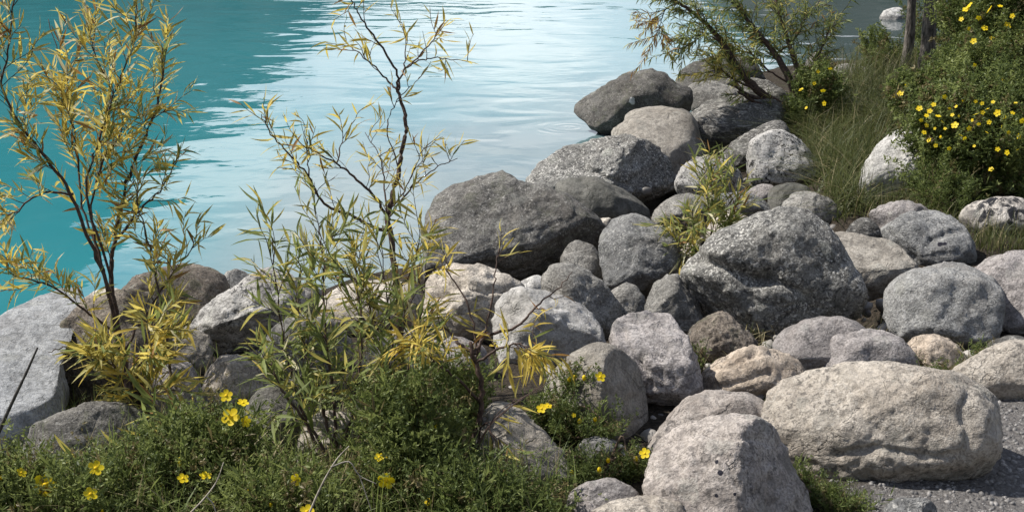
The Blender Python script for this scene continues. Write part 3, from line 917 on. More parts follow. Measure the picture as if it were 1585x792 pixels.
rock([(893,692),(905,678),(935,675),(966,690),(978,706),(940,716),(903,710)], 'cool',
     'small flat bluish stone lying in the soil', 1.2, 0.9, 2.6, base=712, cat='rock', facet=2)
rock([(874,788),(885,762),(910,745),(945,740),(975,750),(990,766),(978,805),(920,820),(879,808)], 'mauve',
     'small smooth lilac stone at the lower edge', 0.8, 0.4, base=814, cat='rock', facet=2, rough=0.6)
rock([(900,815),(930,785),(970,772),(1015,769),(1055,778),(1084,802),(1084,865),(990,885),(916,865)], 'warm',
     'cream boulder cut off by the lower edge in the middle', 0.8, 0.4, base=870)
rock([(1362,800),(1380,775),(1410,769),(1440,775),(1454,804),(1400,820)], 'cool',
     'small grey stone at the lower edge on the path', 0.8, base=812, cat='rock', facet=2)
# left group under the willows
rock([(170,465),(215,428),(275,411),(320,414),(346,432),(354,468),(340,520),(270,545),(190,540)], 'block',
     'dark mossy brown boulder behind the left willow at the water', 0.8, base=540)
rock([(336,442),(350,420),(370,416),(392,428),(398,454),(365,470)], 'grey',
     'small grey rock at the water behind the black flecked white boulder', 0.8, base=464, cat='rock')
rock([(294,505),(320,470),(360,445),(400,420),(425,415),(450,424),(467,450),(458,492),(442,534),(410,556),(350,558),(308,550)], 'flecked',
     'white boulder with black flecks between the two willows', 0.8, 0.35, 2.4, 4, 1.3, base=550, planes=[((0.1,-0.75,0.6),0.42,0.85)], grooves=[([(330,500),(370,480),(420,470)],5,0.012)])
rock([(310,592),(320,562),(350,549),(385,552),(412,570),(428,602),(418,632),(350,642)], 'warm',
     'pale brown rock in front of the black flecked white boulder', 0.8, base=634)
rock([(378,642),(395,605),(425,594),(460,610),(483,650),(478,704),(440,728),(398,716)], 'dark',
     'dark shaded rock between the left shrubs with flowers before it', 0.8, base=718)
rock([(-95,565),(-40,508),(0,483),(50,454),(95,431),(122,436),(116,490),(92,545),(96,640),(45,700),(-60,690)], 'slab',
     'large smooth pale blue grey slab at the left edge', 1.0, 1.9, 3.0, 2, 0.35, base=690, planes=[((-0.1,0.55,0.8),0.45,0.92)])
rock([(76,530),(102,495),(150,452),(230,440),(262,470),(262,560),(236,648),(130,648),(88,640)], 'block',
     'dark brown block with a tan top beside the pale slab', 0.8, 0.4, 2.8, 4, 1.2, base=640, planes=[((-0.3,-0.6,0.7),0.45,0.85)])
rock([(40,694),(55,655),(100,635),(150,624),(200,624),(228,650),(220,705),(170,738),(90,744),(48,726)], 'dark',
     'grey boulder darkened for willow shade in front of the pale slab above the yellow flowers', 0.8, 0.4, base=735)  # shade of the left willow is put into the dark rock colour
rock([(228,624),(240,575),(270,553),(302,565),(314,612),(304,666),(258,676)], 'mauve',
     'greyish upright rock behind the thin red stems of the left willow', 0.7, base=665)
rock([(446,694),(470,655),(510,634),(562,645),(586,692),(552,732),(478,732)], 'warm',
     'pale cream rock half hidden in the green willow stems', 0.8, base=724)
rock([(490,475),(520,445),(570,433),(640,440),(665,482),(605,526),(515,516)], 'warm',
     'pale boulder behind the middle willow base', 0.8, base=515)
rock([(498,360),(520,348),(555,345),(568,358),(535,370)], 'dark',
     'small wet stone lying in the water behind the middle willow', 0.9, 0.8, base=364, cat='rock')
rock([(430,470),(450,440),(480,436),(505,455),(500,490),(450,500)], 'grey',
     'small rock at the right of the black flecked white boulder', 0.8, base=494, cat='rock')
rock([(225,560),(240,520),(280,505),(318,515),(332,550),(310,585),(250,590)], 'tan',
     'brown rock behind the lower leaves of the left willow', 0.8, base=585, cat='rock')
rock([(405,545),(425,505),(470,488),(520,495),(545,530),(530,575),(470,590),(420,580)], 'grey',
     'grey rock behind the leaves of the bushy green willow', 0.8, base=585)
rock([(560,560),(580,520),(625,505),(665,520),(680,560),(650,595),(590,600)], 'tan',
     'tan rock at the foot of the middle willow', 0.8, base=592)
rock([(395,500),(410,462),(440,450),(465,470),(470,510),(430,525)], 'mauve',
     'pinkish rock half behind the black flecked white boulder', 0.8, base=515, cat='rock')
rock([(120,480),(140,452),(175,444),(205,458),(210,490),(160,505)], 'warm',
     'tan topped rock by the water behind the dark trunks of the left willow', 0.8, base=500, cat='rock')
# distant stones by the cove
rock([(1358,38),(1368,16),(1392,11),(1404,30),(1398,46),(1363,48)], 'white',
     'white stone in the dark cove water beside the tree trunks', 0.8, base=47, cat='rock')
rock([(1286,112),(1300,100),(1320,98),(1347,106),(1349,120),(1300,122)], 'grey',
     'flat pale stone at the edge of the cove above the grass', 0.9, 0.6, base=118, cat='rock')
rock([(1243,102),(1255,85),(1275,78),(1292,86),(1294,112),(1250,114)], 'dark',
     'dark stone behind the leaning willow at the cove', 0.8, base=110, cat='rock')
# ------------------------------------------------------------------ plant helpers
def catmull(P, n=6):
    P = np.asarray(P, float)
    if len(P) < 3:
        return P[0] + (P[-1] - P[0]) * np.linspace(0, 1, n + 1)[:, None]
    Q = np.vstack([2 * P[0] - P[1], P, 2 * P[-1] - P[-2]])
    o_ = []
    for i in range(1, len(Q) - 2):
        for t in np.linspace(0, 1, n, endpoint=False):
            a, b, c, d = Q[i - 1], Q[i], Q[i + 1], Q[i + 2]
            o_.append(0.5 * (2 * b + (c - a) * t + (2 * a - 5 * b + 4 * c - d) * t * t + (3 * b - a - 3 * c + d) * t ** 3))
    o_.append(P[-1])
    return np.array(o_)

def tube(P, r0, r1, k=6, wob=0.0):
    P = np.asarray(P, float)
    n = len(P)
    T = np.gradient(P, axis=0)
    T /= np.linalg.norm(T, axis=1)[:, None] + 1e-9
    ref = np.where(np.abs(T[:, 2:3]) > 0.9, np.array([[1.0, 0, 0]]), np.array([[0, 0, 1.0]]))
    A = np.cross(T, ref); A /= np.linalg.norm(A, axis=1)[:, None] + 1e-9
    B = np.cross(T, A)
    rr = np.linspace(r0, r1, n)
    if wob:
        rr = rr * (1 + wob * RNG.normal(size=n))
    th = np.arange(k) * 2 * np.pi / k
    V = P[:, None, :] + rr[:, None, None] * (np.cos(th)[None, :, None] * A[:, None, :] + np.sin(th)[None, :, None] * B[:, None, :])
    V = V.reshape(-1, 3)
    i = np.arange(n - 1)[:, None] * k + np.arange(k)[None, :]
    j = np.arange(n - 1)[:, None] * k + (np.arange(k)[None, :] + 1) % k
    F = np.stack([i, j, j + k, i + k], axis=-1).reshape(-1, 4)
    V = np.vstack([V, P[-1] + T[-1] * r1])
    tip = len(V) - 1
    b = (n - 1) * k
    C = np.array([[b + q, b + (q + 1) % k, tip] for q in range(k)])
    return V, [F, C]

def frame(dirs, ups):
    X = dirs / (np.linalg.norm(dirs, axis=1)[:, None] + 1e-9)
    Y = np.cross(ups, X); Y /= np.linalg.norm(Y, axis=1)[:, None] + 1e-9
    Z = np.cross(X, Y)
    return np.stack([X, Y, Z], axis=-1)      # columns

def scatter(tv, tf, pos, rot, scale):
    """stamp a template many times into one vertex / face array"""
    n = len(pos)
    V = np.einsum('nij,vj->nvi', rot, tv) * scale[:, None, None] + pos[:, None, :]
    F = tf[None, :, :] + (np.arange(n) * len(tv))[:, None, None]
    return V.reshape(-1, 3), F.reshape(-1, tf.shape[1])

def leaf_template(wd, bend, twist=0.0):
    ts = np.array([0.0, 0.12, 0.35, 0.6, 0.82, 1.0])
    ws = np.array([0.12, 0.55, 1.0, 0.85, 0.45, 0.0]) * wd
    V = []
    for t, q in zip(ts, ws):
        z = -bend * t * t
        a = twist * t
        for s in (-1, 0, 1):
            y, zz = s * q, (0.35 * q if s else 0.0)
            V.append((t, y * math.cos(a) - zz * math.sin(a), z + y * math.sin(a) + zz * math.cos(a)))
    V = np.array(V)
    F = []
    for i in range(len(ts) - 1):
        for c in (0, 1):
            F.append((i * 3 + c, i * 3 + c + 1, i * 3 + c + 4, i * 3 + c + 3))
    return V, np.array(F)
LT = [leaf_template(0.0546, 0.10), leaf_template(0.0634, 0.28, 0.5), leaf_template(0.0484, -0.12, -0.4), leaf_template(0.0704, 0.42, 0.9), leaf_template(0.0598, 0.05, -0.9), leaf_template(0.0528, 0.6, 1.6), leaf_template(0.0651, -0.25, 1.2)]
LEAF_MESH = {}
for vi, (tv, tf) in enumerate(LT):
    for mi, m in enumerate(LEAFM):
        LEAF_MESH[(vi, mi)] = mesh_np('leaf', tv, tf, [m])

def unit(v):
    v = np.asarray(v, float)
    return v / (np.linalg.norm(v) + 1e-9)

class Willow:
    def __init__(s, name, base_px, d, label, cat, seed):
        s.rs = np.random.default_rng(seed)
        s.d = d
        s.base = at(base_px[0], base_px[1], d)
        s.root = link(name, None, None, s.base)
        s.root.empty_display_size = 0.1
        tag(s.root, label, cat)
        s.leaves = []
        s.stem_objs = []

    def stem(s, pts, dd=(0, 0), r=(0.008, 0.003), name='stem', parent=None, mat=None):
        n = len(pts)
        P = np.array([at(x, y, s.d + dd[0] + (dd[1] - dd[0]) * i / (n - 1)) for i, (x, y) in enumerate(pts)])
        P = catmull(P)
        P[1:-1] += s.rs.normal(size=(len(P) - 2, 3)) * 0.0025
        return P, s.put(P, r, name, parent, mat)

    def put(s, P, r, name, parent=None, mat=None):
        V, F = tube(P, r[0], r[1], 6 if r[0] > 0.003 else 4)
        return link(name, mesh_np(name, V - s.base, F, [mat or M_BARK]), parent or s.root)

    def twigs(s, stem, n, t=(0.2, 1.0), length=(0.10, 0.25), nl=9, ll=(0.05, 0.09), mats=(1, 0, 0, 0, 0), up=0.35, spread=0.8, droop=0.25, r=0.0016, gap=1.0, leaf_up=0.15):
        P, so = stem
        for q in range(n):
            tt = t[0] + (t[1] - t[0]) * (q + s.rs.uniform(0, 1)) / n
            fi = tt * (len(P) - 1)
            i = min(int(fi), len(P) - 2)
            p = P[i] + (P[i + 1] - P[i]) * (fi - i)
            tang = unit(P[i + 1] - P[i])
            rnd = s.rs.normal(size=3); rnd[1] *= 0.8
            d = unit(tang * 0.7 + unit(rnd) * spread + np.array([0, 0, up]))
            L = s.rs.uniform(*length)
            pts = [p]
            dd = d.copy()
            for k in range(5):
                dd = unit(dd + s.rs.normal(size=3) * 0.16 + np.array([0, 0, 0.05]))
                pts.append(pts[-1] + dd * L / 5)
            tw = catmull(pts, 3)
            s.put(tw, (r, r * 0.45), 'twig', so)
            s.leaf_run(tw, nl, ll, mats, droop, leaf_up)

    def leaf_run(s, tw, nl, ll, mats, droop=0.25, leaf_up=0.15, t0=0.15):
        w_ = np.array(mats, float); w_ /= w_.sum()
        for q in range(nl):
            tt = t0 + (1 - t0) * (q + s.rs.uniform(0, 0.8)) / nl
            fi = min(tt, 0.999) * (len(tw) - 1)
            i = int(fi)
            p = tw[i] + (tw[i + 1] - tw[i]) * (fi - i)
            tang = unit(tw[i + 1] - tw[i])
            side = unit(np.cross(tang, s.rs.normal(size=3)))
            ang = s.rs.uniform(0.35, 1.0)
            d = unit(tang * math.cos(ang) + side * math.sin(ang) + np.array([0, 0, leaf_up - droop * s.rs.uniform(0, 1.6)]))
            nrm = unit(np.array([0, 0, 1.0]) + 0.75 * s.rs.normal(size=3))
            s.leaves.append((p, d, nrm, s.rs.uniform(*ll) * (1 - 0.25 * tt * s.rs.uniform(0, 1)), s.rs.integers(0, len(LT)), s.rs.choice(5, p=w_)))

    def finish(s, limit=290):
        n = len(s.leaves)
        if n == 0: return
        pos = np.array([l[0] for l in s.leaves]); ds = np.array([l[1] for l in s.leaves])
        nr = np.array([l[2] for l in s.leaves]); ln = np.array([l[3] for l in s.leaves])
        va = np.array([l[4] for l in s.leaves]); ma = np.array([l[5] for l in s.leaves])
        rot = frame(ds, nr)
        size = ln / np.linalg.norm(pos - CAM, axis=1)
        order = np.argsort(-size)
        rel = pos - s.base
        for i in order[:limit]:
            o = link('leaf', LEAF_MESH[(int(va[i]), int(ma[i]))], s.root)
            m4 = np.eye(4); m4[:3, :3] = rot[i] * ln[i]; m4[:3, 3] = rel[i]
            o.matrix_local = Matrix(m4.tolist())
        rest = order[limit:]
        if len(rest):
            Vs, Fs, Ms, off = [], [], [], 0
            for v in range(len(LT)):
                for m in range(5):
                    sel = rest[(va[rest] == v) & (ma[rest] == m)]
                    if not len(sel): continue
                    V, F = scatter(LT[v][0], LT[v][1], rel[sel], rot[sel], ln[sel])
                    Vs.append(V); Fs.append(F + off); off += len(V)
                    Ms.append(np.full(len(F), m))
            o = link('foliage', mesh_np('foliage', np.vstack(Vs), np.vstack(Fs), LEAFM, np.concatenate(Ms)), s.root)
            o['kind'] = 'stuff'

# ------------------------------------------------------------------ left willow
YE = (0.36, 0.34, 0.13, 0.04, 0.13)
dA = hit(195, 655)
A = Willow('willow_shrub', (195, 655), dA, 'tall yellow leaved willow at the left edge standing before the teal water', 'willow', 21)
a1 = A.stem([(195,660),(196,600),(190,545),(178,480),(172,420),(178,370),(197,283),(222,217),(242,167),(252,110),(260,60)], (0, 0.15), (0.013, 0.0022))
a2 = A.stem([(188,560),(165,440),(136,364),(109,298),(66,237),(30,192),(5,136),(10,90),(19,20),(22,-25)], (0, -0.2), (0.0075, 0.002))
a3 = A.stem([(176,470),(150,390),(128,320),(116,212),(106,167),(98,110),(75,30)], (0, 0.25), (0.005, 0.0016))
a4 = A.stem([(172,430),(134,303),(150,230),(167,172),(192,106),(208,50),(212,-10)], (0, -0.1), (0.005, 0.0016))
a5 = A.stem([(182,370),(217,325),(252,290),(272,252)], (0.02, 0.1), (0.005, 0.0015))
a6 = A.stem([(270,640),(266,590),(258,520),(244,440),(232,385),(214,318),(205,260)], (-0.15, 0.05), (0.006, 0.0015))
a7 = A.stem([(186,520),(130,480),(75,440),(30,430),(-10,405)], (0, -0.3), (0.005, 0.0015))
a8 = A.stem([(190,560),(150,540),(110,535),(75,545)], (0, -0.3), (0.004, 0.0015))
a9 = A.stem([(190,545),(230,480),(270,420),(305,375)], (0, 0.1), (0.005, 0.0015))
a10 = A.stem([(160,420),(140,330),(160,250),(190,190),(150,90),(130,20)], (0, 0.1), (0.005, 0.0016))
a11 = A.stem([(114,300),(60,300),(20,330),(-20,330)], (0, -0.1), (0.005, 0.0015))
A.twigs(a1, 26, (0.4, 0.97), (0.08, 0.2), 14, (0.055, 0.10), YE)
A.twigs(a2, 27, (0.35, 0.97), (0.10, 0.24), 14, (0.055, 0.10), YE)
A.twigs(a3, 26, (0.3, 0.85), (0.10, 0.26), 16, (0.055, 0.10), (0.5, 0.32, 0.03, 0.05, 0.1))
A.twigs(a4, 23, (0.25, 1.0), (0.08, 0.22), 14, (0.055, 0.10), YE)
A.twigs(a10, 23, (0.25, 0.9), (0.08, 0.22), 14, (0.055, 0.10), (0.5, 0.32, 0.03, 0.05, 0.1))
A.twigs(a5, 8, (0.3, 1.0), (0.06, 0.14), 9, (0.045, 0.08), YE)
A.twigs(a6, 17, (0.2, 0.95), (0.08, 0.2), 12, (0.06, 0.11), (0.36, 0.42, 0.16, 0.03, 0.03))
A.twigs(a7, 14, (0.15, 0.9), (0.08, 0.18), 12, (0.06, 0.10), (0.4, 0.42, 0.1, 0.04, 0.04))
A.twigs(a11, 13, (0.2, 1.0), (0.08, 0.18), 12, (0.05, 0.09), YE)
A.twigs(a8, 4, (0.1, 0.6), (0.06, 0.1), 8, (0.05, 0.08), YE)
A.twigs(a9, 10, (0.2, 1.0), (0.08, 0.18), 10, (0.06, 0.11), (0.4, 0.42, 0.12, 0.03, 0.03))
low = A.stem([(194,640),(185,580),(150,545)], (-0.1, -0.3), (0.005, 0.0015))
A.twigs(low, 12, (0.3, 1.0), (0.10, 0.2), 14, (0.07, 0.12), (0.32, 0.45, 0.2, 0.01, 0.02), up=0.1)
low = A.stem([(198,640),(215,560),(235,500)], (-0.15, -0.3), (0.005, 0.0015))
A.twigs(low, 13, (0.3, 1.0), (0.10, 0.2), 14, (0.07, 0.12), (0.32, 0.45, 0.2, 0.01, 0.02), up=0.1)
low = A.stem([(198,650),(225,620),(250,600)], (-0.15, -0.25), (0.004, 0.0015))
A.twigs(low, 9, (0.3, 1.0), (0.10, 0.18), 12, (0.07, 0.12), (0.2, 0.45, 0.32, 0.01, 0.02), up=-0.1)
for pts in [[(200,650),(215,690),(225,740)], [(205,655),(260,680),(300,720)], [(192,655),(170,690),(150,730)], [(215,640),(270,650),(310,690)]]:
    low = A.stem(pts, (-0.35, -0.55), (0.004, 0.0014))
    A.twigs(low, 6, (0.2, 1.0), (0.08, 0.2), 6, (0.08, 0.14), (0.1, 0.4, 0.4, 0.02, 0.08), up=0.25, droop=0.5)
A.finish()

# ------------------------------------------------------------------ middle willow
dB = hit(622, 625)
B = Willow('willow_shrub', (622, 625), dB, 'slender willow with bare dark stem and sparse yellow leaves in the middle', 'willow', 22)
YB = (0.5, 0.3, 0.05, 0.08, 0.07)
b1 = B.stem([(622,630),(622,560),(615,450),(602,354),(605,313),(617,263),(626,212),(627,177),(615,141)], (0, 0.1), (0.014, 0.006))
b2 = B.stem([(615,141),(597,121),(572,96),(547,76),(535,68)], (0.1, 0.2), (0.004, 0.0012))
b3 = B.stem([(615,143),(612,110),(582,61),(557,25),(544,0),(534,-18)], (0.1, 0.0), (0.005, 0.0015))
b4 = B.stem([(617,140),(625,109),(653,93),(683,91),(728,96)], (0.1, 0.2), (0.004, 0.0012))
b5 = B.stem([(625,110),(628,76),(622,35)], (0.12, 0.2), (0.003, 0.001))
b6 = B.stem([(630,105),(658,76),(676,55),(683,45)], (0.12, 0.05), (0.003, 0.001))
b7 = B.stem([(604,340),(582,308),(547,273),(521,253),(491,237),(470,225)], (0, -0.1), (0.006, 0.0014))
b8 = B.stem([(602,356),(572,348),(541,333),(501,313),(478,273),(451,242),(420,207),(405,177)], (0, -0.2), (0.007, 0.0014))
b9 = B.stem([(603,335),(625,305),(643,283),(678,258),(708,245)], (0, 0.1), (0.004, 0.0012))
b10 = B.stem([(601,350),(596,300),(590,250),(565,205)], (0, 0.15), (0.004, 0.0012))
b11 = B.stem([(607,320),(630,290),(650,240),(660,225)], (0, -0.1), (0.003, 0.001))
b12 = B.stem([(521,253),(530,220),(546,190)], (-0.08, -0.05), (0.003, 0.001))
b13 = B.stem([(478,273),(476,235),(470,190)], (-0.12, -0.1), (0.003, 0.001))
b14 = B.stem([(617,262),(600,200),(612,160),(640,130),(655,115)], (0.05, 0.1), (0.003, 0.001))
B.twigs(b2, 6, (0.3, 1.0), (0.06, 0.13), 4, (0.057, 0.098), YB)
B.twigs(b3, 6, (0.35, 1.0), (0.06, 0.14), 4, (0.057, 0.098), (0.7, 0.1, 0, 0.2, 0))
B.twigs(b4, 4, (0.4, 1.0), (0.06, 0.12), 4, (0.057, 0.092), (0.6, 0.2, 0, 0.2, 0))
B.twigs(b5, 4, (0.2, 1.0), (0.06, 0.12), 3, (0.052, 0.092), YB)
B.twigs(b6, 4, (0.2, 1.0), (0.05, 0.12), 3, (0.052, 0.092), YB)
B.twigs(b7, 9, (0.2, 1.0), (0.08, 0.18), 6, (0.052, 0.092), YB, up=0.5)
B.twigs(b8, 12, (0.3, 1.0), (0.07, 0.17), 4, (0.052, 0.092), (0.45, 0.3, 0.05, 0.15, 0.05), up=0.5)
B.twigs(b9, 8, (0.2, 1.0), (0.06, 0.13), 6, (0.046, 0.086), YB)
B.twigs(b10, 8, (0.15, 1.0), (0.07, 0.16), 6, (0.046, 0.092), YB)
B.twigs(b11, 6, (0.2, 1.0), (0.07, 0.13), 4, (0.046, 0.081), YB)
B.twigs(b12, 3, (0.2, 1.0), (0.06, 0.12), 6, (0.046, 0.086), YB, up=0.6)
B.twigs(b13, 4, (0.2, 1.0), (0.06, 0.12), 4, (0.046, 0.086), YB, up=0.6)
B.twigs(b14, 4, (0.3, 1.0), (0.05, 0.1), 4, (0.046, 0.081), YB)
for st, nl in ((b2, 6), (b3, 9), (b4, 8), (b5, 5), (b6, 6), (b8, 7), (b7, 5)):
    B.leaf_run(st[0][-10:], nl, (0.06, 0.10), (0.75, 0.1, 0.0, 0.15, 0.0), 0.6, 0.0, 0.0)
MIXL = (0.20, 0.38, 0.37, 0.01, 0.04)
for pts, dd, n, mm in [
    ([(622,620),(600,560),(570,470),(545,400)], (-0.05, -0.2), 11, MIXL),
    ([(622,620),(640,540),(655,470),(660,400)], (-0.05, -0.1), 10, (0.5, 0.35, 0.12, 0.01, 0.02)),
    ([(622,620),(610,540),(600,470),(590,380)], (-0.1, -0.2), 12, MIXL),
    ([(622,620),(590,540),(540,460),(500,390)], (-0.1, -0.15), 11, MIXL),
    ([(610,470),(640,410),(650,360)], (0, -0.1), 6, MIXL)]:
    st = B.stem(pts, dd, (0.005, 0.0014))
    B.twigs(st, n, (0.35, 1.0), (0.10, 0.22), 9, (0.06, 0.11), mm, up=0.2)
B.finish()

# ------------------------------------------------------------------ green willow clump
dC = hit(505, 745)
C = Willow('willow_shrub', (505, 720), dC, 'bushy green willow clump with thin upright stems left of the middle willow', 'willow', 23)
GR = (0.03, 0.22, 0.68, 0.0, 0.07)
for pts, dd, n in [
    ([(500,715),(486,680),(472,647),(458,599),(448,565),(436,510),(428,440),(418,360)], (0, 0.15), 16),
    ([(520,708),(510,670),(500,637),(485,600),(476,561),(469,527),(460,470),(470,400)], (0, 0.2), 15),
    ([(515,712),(520,640),(510,560),(502,480),(500,405),(495,350)], (0, 0.1), 14),
    ([(525,712),(545,640),(555,580),(560,500),(550,430)], (0, 0.0), 13),
    ([(530,712),(570,650),(600,590),(620,530),(630,470)], (0.05, 0.1), 12),
    ([(510,712),(480,660),(440,610),(420,560)], (-0.05, -0.05), 7)]:
    st = C.stem(pts, dd, (0.006, 0.0015))
    C.twigs(st, int(n * 1.35), (0.22, 1.0), (0.08, 0.2), 9, (0.06, 0.115), GR, up=0.25, spread=0.9)
C.finish()

# ------------------------------------------------------------------ low willow with drooping yellow cluster
dD = hit(738, 690) - 0.2
D = Willow('willow_shrub', (738, 690), dD, 'low crooked willow with a drooping bright yellow leaf cluster before the white faced boulder', 'willow', 24)
d1 = D.stem([(725,700),(742,650),(745,600),(735,555),(728,530)], (0, 0), (0.011, 0.006))
d2 = D.stem([(732,545),(705,525),(690,508),(655,506)], (0, 0.1), (0.006, 0.0016))
d3 = D.stem([(735,548),(752,520),(800,505),(830,475),(862,448),(886,421)], (0, 0.1), (0.006, 0.0012))
d4 = D.stem([(738,560),(770,540),(800,532),(825,540)], (0, -0.1), (0.005, 0.0015))
d5 = D.stem([(742,620),(700,580),(660,550),(640,535)], (0, -0.1), (0.005, 0.0015))
d6 = D.stem([(738,548),(728,480),(700,430),(688,400)], (0.02, 0.1), (0.004, 0.0012))
d7 = D.stem([(735,555),(760,470),(766,420),(772,385)], (0.02, 0.1), (0.004, 0.0012))
YD = (0.72, 0.22, 0.04, 0.02, 0.0)
D.twigs(d4, 12, (0.35, 1.0), (0.06, 0.14), 7, (0.06, 0.11), YD, up=-0.3, droop=0.9)
D.twigs(d5, 11, (0.4, 1.0), (0.06, 0.15), 9, (0.06, 0.10), YD, up=-0.2, droop=0.8)
D.twigs(d2, 3, (0.3, 1.0), (0.06, 0.1), 5, (0.05, 0.08), YD)
D.twigs(d3, 4, (0.35, 0.75), (0.05, 0.1), 3, (0.045, 0.07), (0.6, 0, 0, 0.4, 0), droop=0.8, up=-0.1)
D.twigs(d6, 3, (0.6, 1.0), (0.05, 0.09), 4, (0.06, 0.09), (0.8, 0.2, 0, 0, 0), up=0.6)
D.twigs(d7, 3, (0.75, 1.0), (0.05, 0.1), 3, (0.06, 0.09), (0.5, 0.5, 0, 0, 0), up=0.3)
d8 = D.stem([(738,690),(750,655),(770,690),(775,730)], (-0.05, -0.2), (0.004, 0.0012))
D.twigs(d8, 7, (0.3, 1.0), (0.06, 0.14), 6, (0.06, 0.11), (0.1, 0.6, 0.2, 0.05, 0.05), up=-0.3, droop=0.9)
D.finish()

# ------------------------------------------------------------------ small sprout among the boulders
dF = hit(1098, 395) - 0.3
Fw = Willow('willow_sprout', (1098, 400), dF, 'small pale green willow sprout growing between boulders in the pile', 'willow', 25)
for pts, dd, n in [
    ([(1098,400),(1100,350),(1095,300),(1085,262)], (0, 0.1), 9),
    ([(1098,400),(1085,370),(1065,350),(1045,345)], (0, -0.1), 8),
    ([(1098,400),(1110,350),(1130,310),(1140,275)], (0, 0.05), 7),
    ([(1098,400),(1080,390),(1062,385),(1050,390)], (0, -0.15), 7),
    ([(1100,400),(1125,360),(1140,330)], (0, 0), 5)]:
    st = Fw.stem(pts, dd, (0.004, 0.0012))
    Fw.twigs(st, int(n * 2.2), (0.15, 1.0), (0.08, 0.20), 9, (0.06, 0.12), (0.03, 0.25, 0.54, 0.03, 0.15), up=0.3)
Fw.finish(200)

# ------------------------------------------------------------------ leaning willow at the cove
dE = hit(1238, 205)
E = Willow('willow_tree', (1238, 205), dE, 'leaning willow with dark forked trunks and narrow olive leaves over the far rocks', 'willow', 26)
OL = (0.0, 0.2, 0.77, 0.03, 0.0)
est = [
    ([(1240,205),(1215,170),(1170,138),(1140,102),(1118,66),(1085,30),(1050,5),(1015,-15)], (0, -0.3), (0.045, 0.006), 34, OL),
    ([(1240,200),(1225,130),(1200,85),(1170,48),(1140,10),(1115,-25)], (0, 0.1), (0.035, 0.006), 30, OL),
    ([(1242,200),(1238,130),(1222,70),(1205,20),(1195,-20)], (0, 0.3), (0.03, 0.006), 26, OL),
    ([(1232,180),(1195,160),(1160,148),(1138,134)], (0, -0.2), (0.03, 0.01), 3, OL),
    ([(1236,190),(1200,172),(1165,156),(1142,142)], (0, -0.3), (0.025, 0.008), 2, OL),
    ([(1244,190),(1255,130),(1268,85),(1285,40)], (0, 0.4), (0.02, 0.004), 18, OL),
    ([(1170,138),(1140,125),(1120,112),(1105,108)], (-0.1, -0.3), (0.012, 0.003), 11, (0.15, 0.65, 0.2, 0, 0)),
    ([(1118,66),(1090,55),(1070,70)], (-0.2, -0.4), (0.008, 0.003), 12, OL),
    ([(1050,5),(1030,15),(1022,40),(1020,55)], (-0.3, -0.4), (0.006, 0.002), 10, (0.2, 0.2, 0, 0.6, 0)),
    ([(1200,85),(1230,60),(1250,20)], (0.1, 0.4), (0.008, 0.003), 12, OL),
    ([(1225,130),(1190,110),(1165,85),(1130,75)], (0, 0), (0.01, 0.003), 16, OL)]
for pts, dd, r, n, mm in est:
    st = E.stem(pts, dd, r)
    E.twigs(st, int(n * 1.5), (0.3, 1.0), (0.16, 0.40), 24, (0.05, 0.095), mm, up=0.05, spread=0.45, droop=0.7, r=0.003)
E.finish(0)

# ------------------------------------------------------------------ cinquefoil shrubs
M_CINQ3 = leaf_mat('cinquefoil_leaf_brownish', (0.12, 0.10, 0.04), (0.24, 0.20, 0.09), 0.25)
def sprig_template(seed, L=0.11, groups=15, lf=0.013):
    rs = np.random.default_rng(seed)
    V, F = [], []
    def quad(p, d, n, ln, wd):
        d = unit(d); s_ = unit(np.cross(n, d)) * wd
        k = len(V)
        V.extend([p, p + d * ln * 0.55 + s_, p + d * ln, p + d * ln * 0.55 - s_])
        F.append((k, k + 1, k + 2, k + 3))
    quad(np.zeros(3), np.array([1, 0, 0.0]), np.array([0, 0, 1.0]), L, 0.0012)
    for g in range(groups):
        t = (g + 1) / groups
        p = np.array([t * L, rs.normal() * 0.006, rs.normal() * 0.006])
        a = rs.uniform(0, 6.28)
        od = np.array([0.5, math.cos(a), math.sin(a)])
        p = p + unit(od) * 0.008
        for k in range(5):
            d = unit(unit(od) + rs.normal(size=3) * 0.7)
            quad(p, d, rs.normal(size=3), lf * rs.uniform(0.7, 1.3), lf * 0.18)
    return np.array(V), np.array(F)
SPRIGS = [sprig_template(s) for s in range(4)]
SPRIGS_BIG = [sprig_template(s + 10, 0.13, 14, 0.021) for s in range(4)]

def blade_sprig(seed):
    rs = np.random.default_rng(seed)
    V, F = [], []
    for g in range(9):
        p = np.array([0.012 * g, 0, 0]); a = rs.uniform(0, 6.28)
        d = unit(np.array([rs.uniform(0.7, 1.6), math.cos(a), math.sin(a)]))
        sd_ = unit(np.cross(d, rs.normal(size=3))) * 0.0032
        ln = rs.uniform(0.03, 0.065)
        k = len(V)
        V.extend([p, p + d * ln * 0.5 + sd_, p + d * ln + np.array([0, 0, -0.006]), p + d * ln * 0.5 - sd_]); F.append((k, k + 1, k + 2, k + 3))
    return np.array(V), np.array(F)
SPRIGS += [blade_sprig(71), blade_sprig(72), sprig_template(73, 0.16, 26, 0.008)]

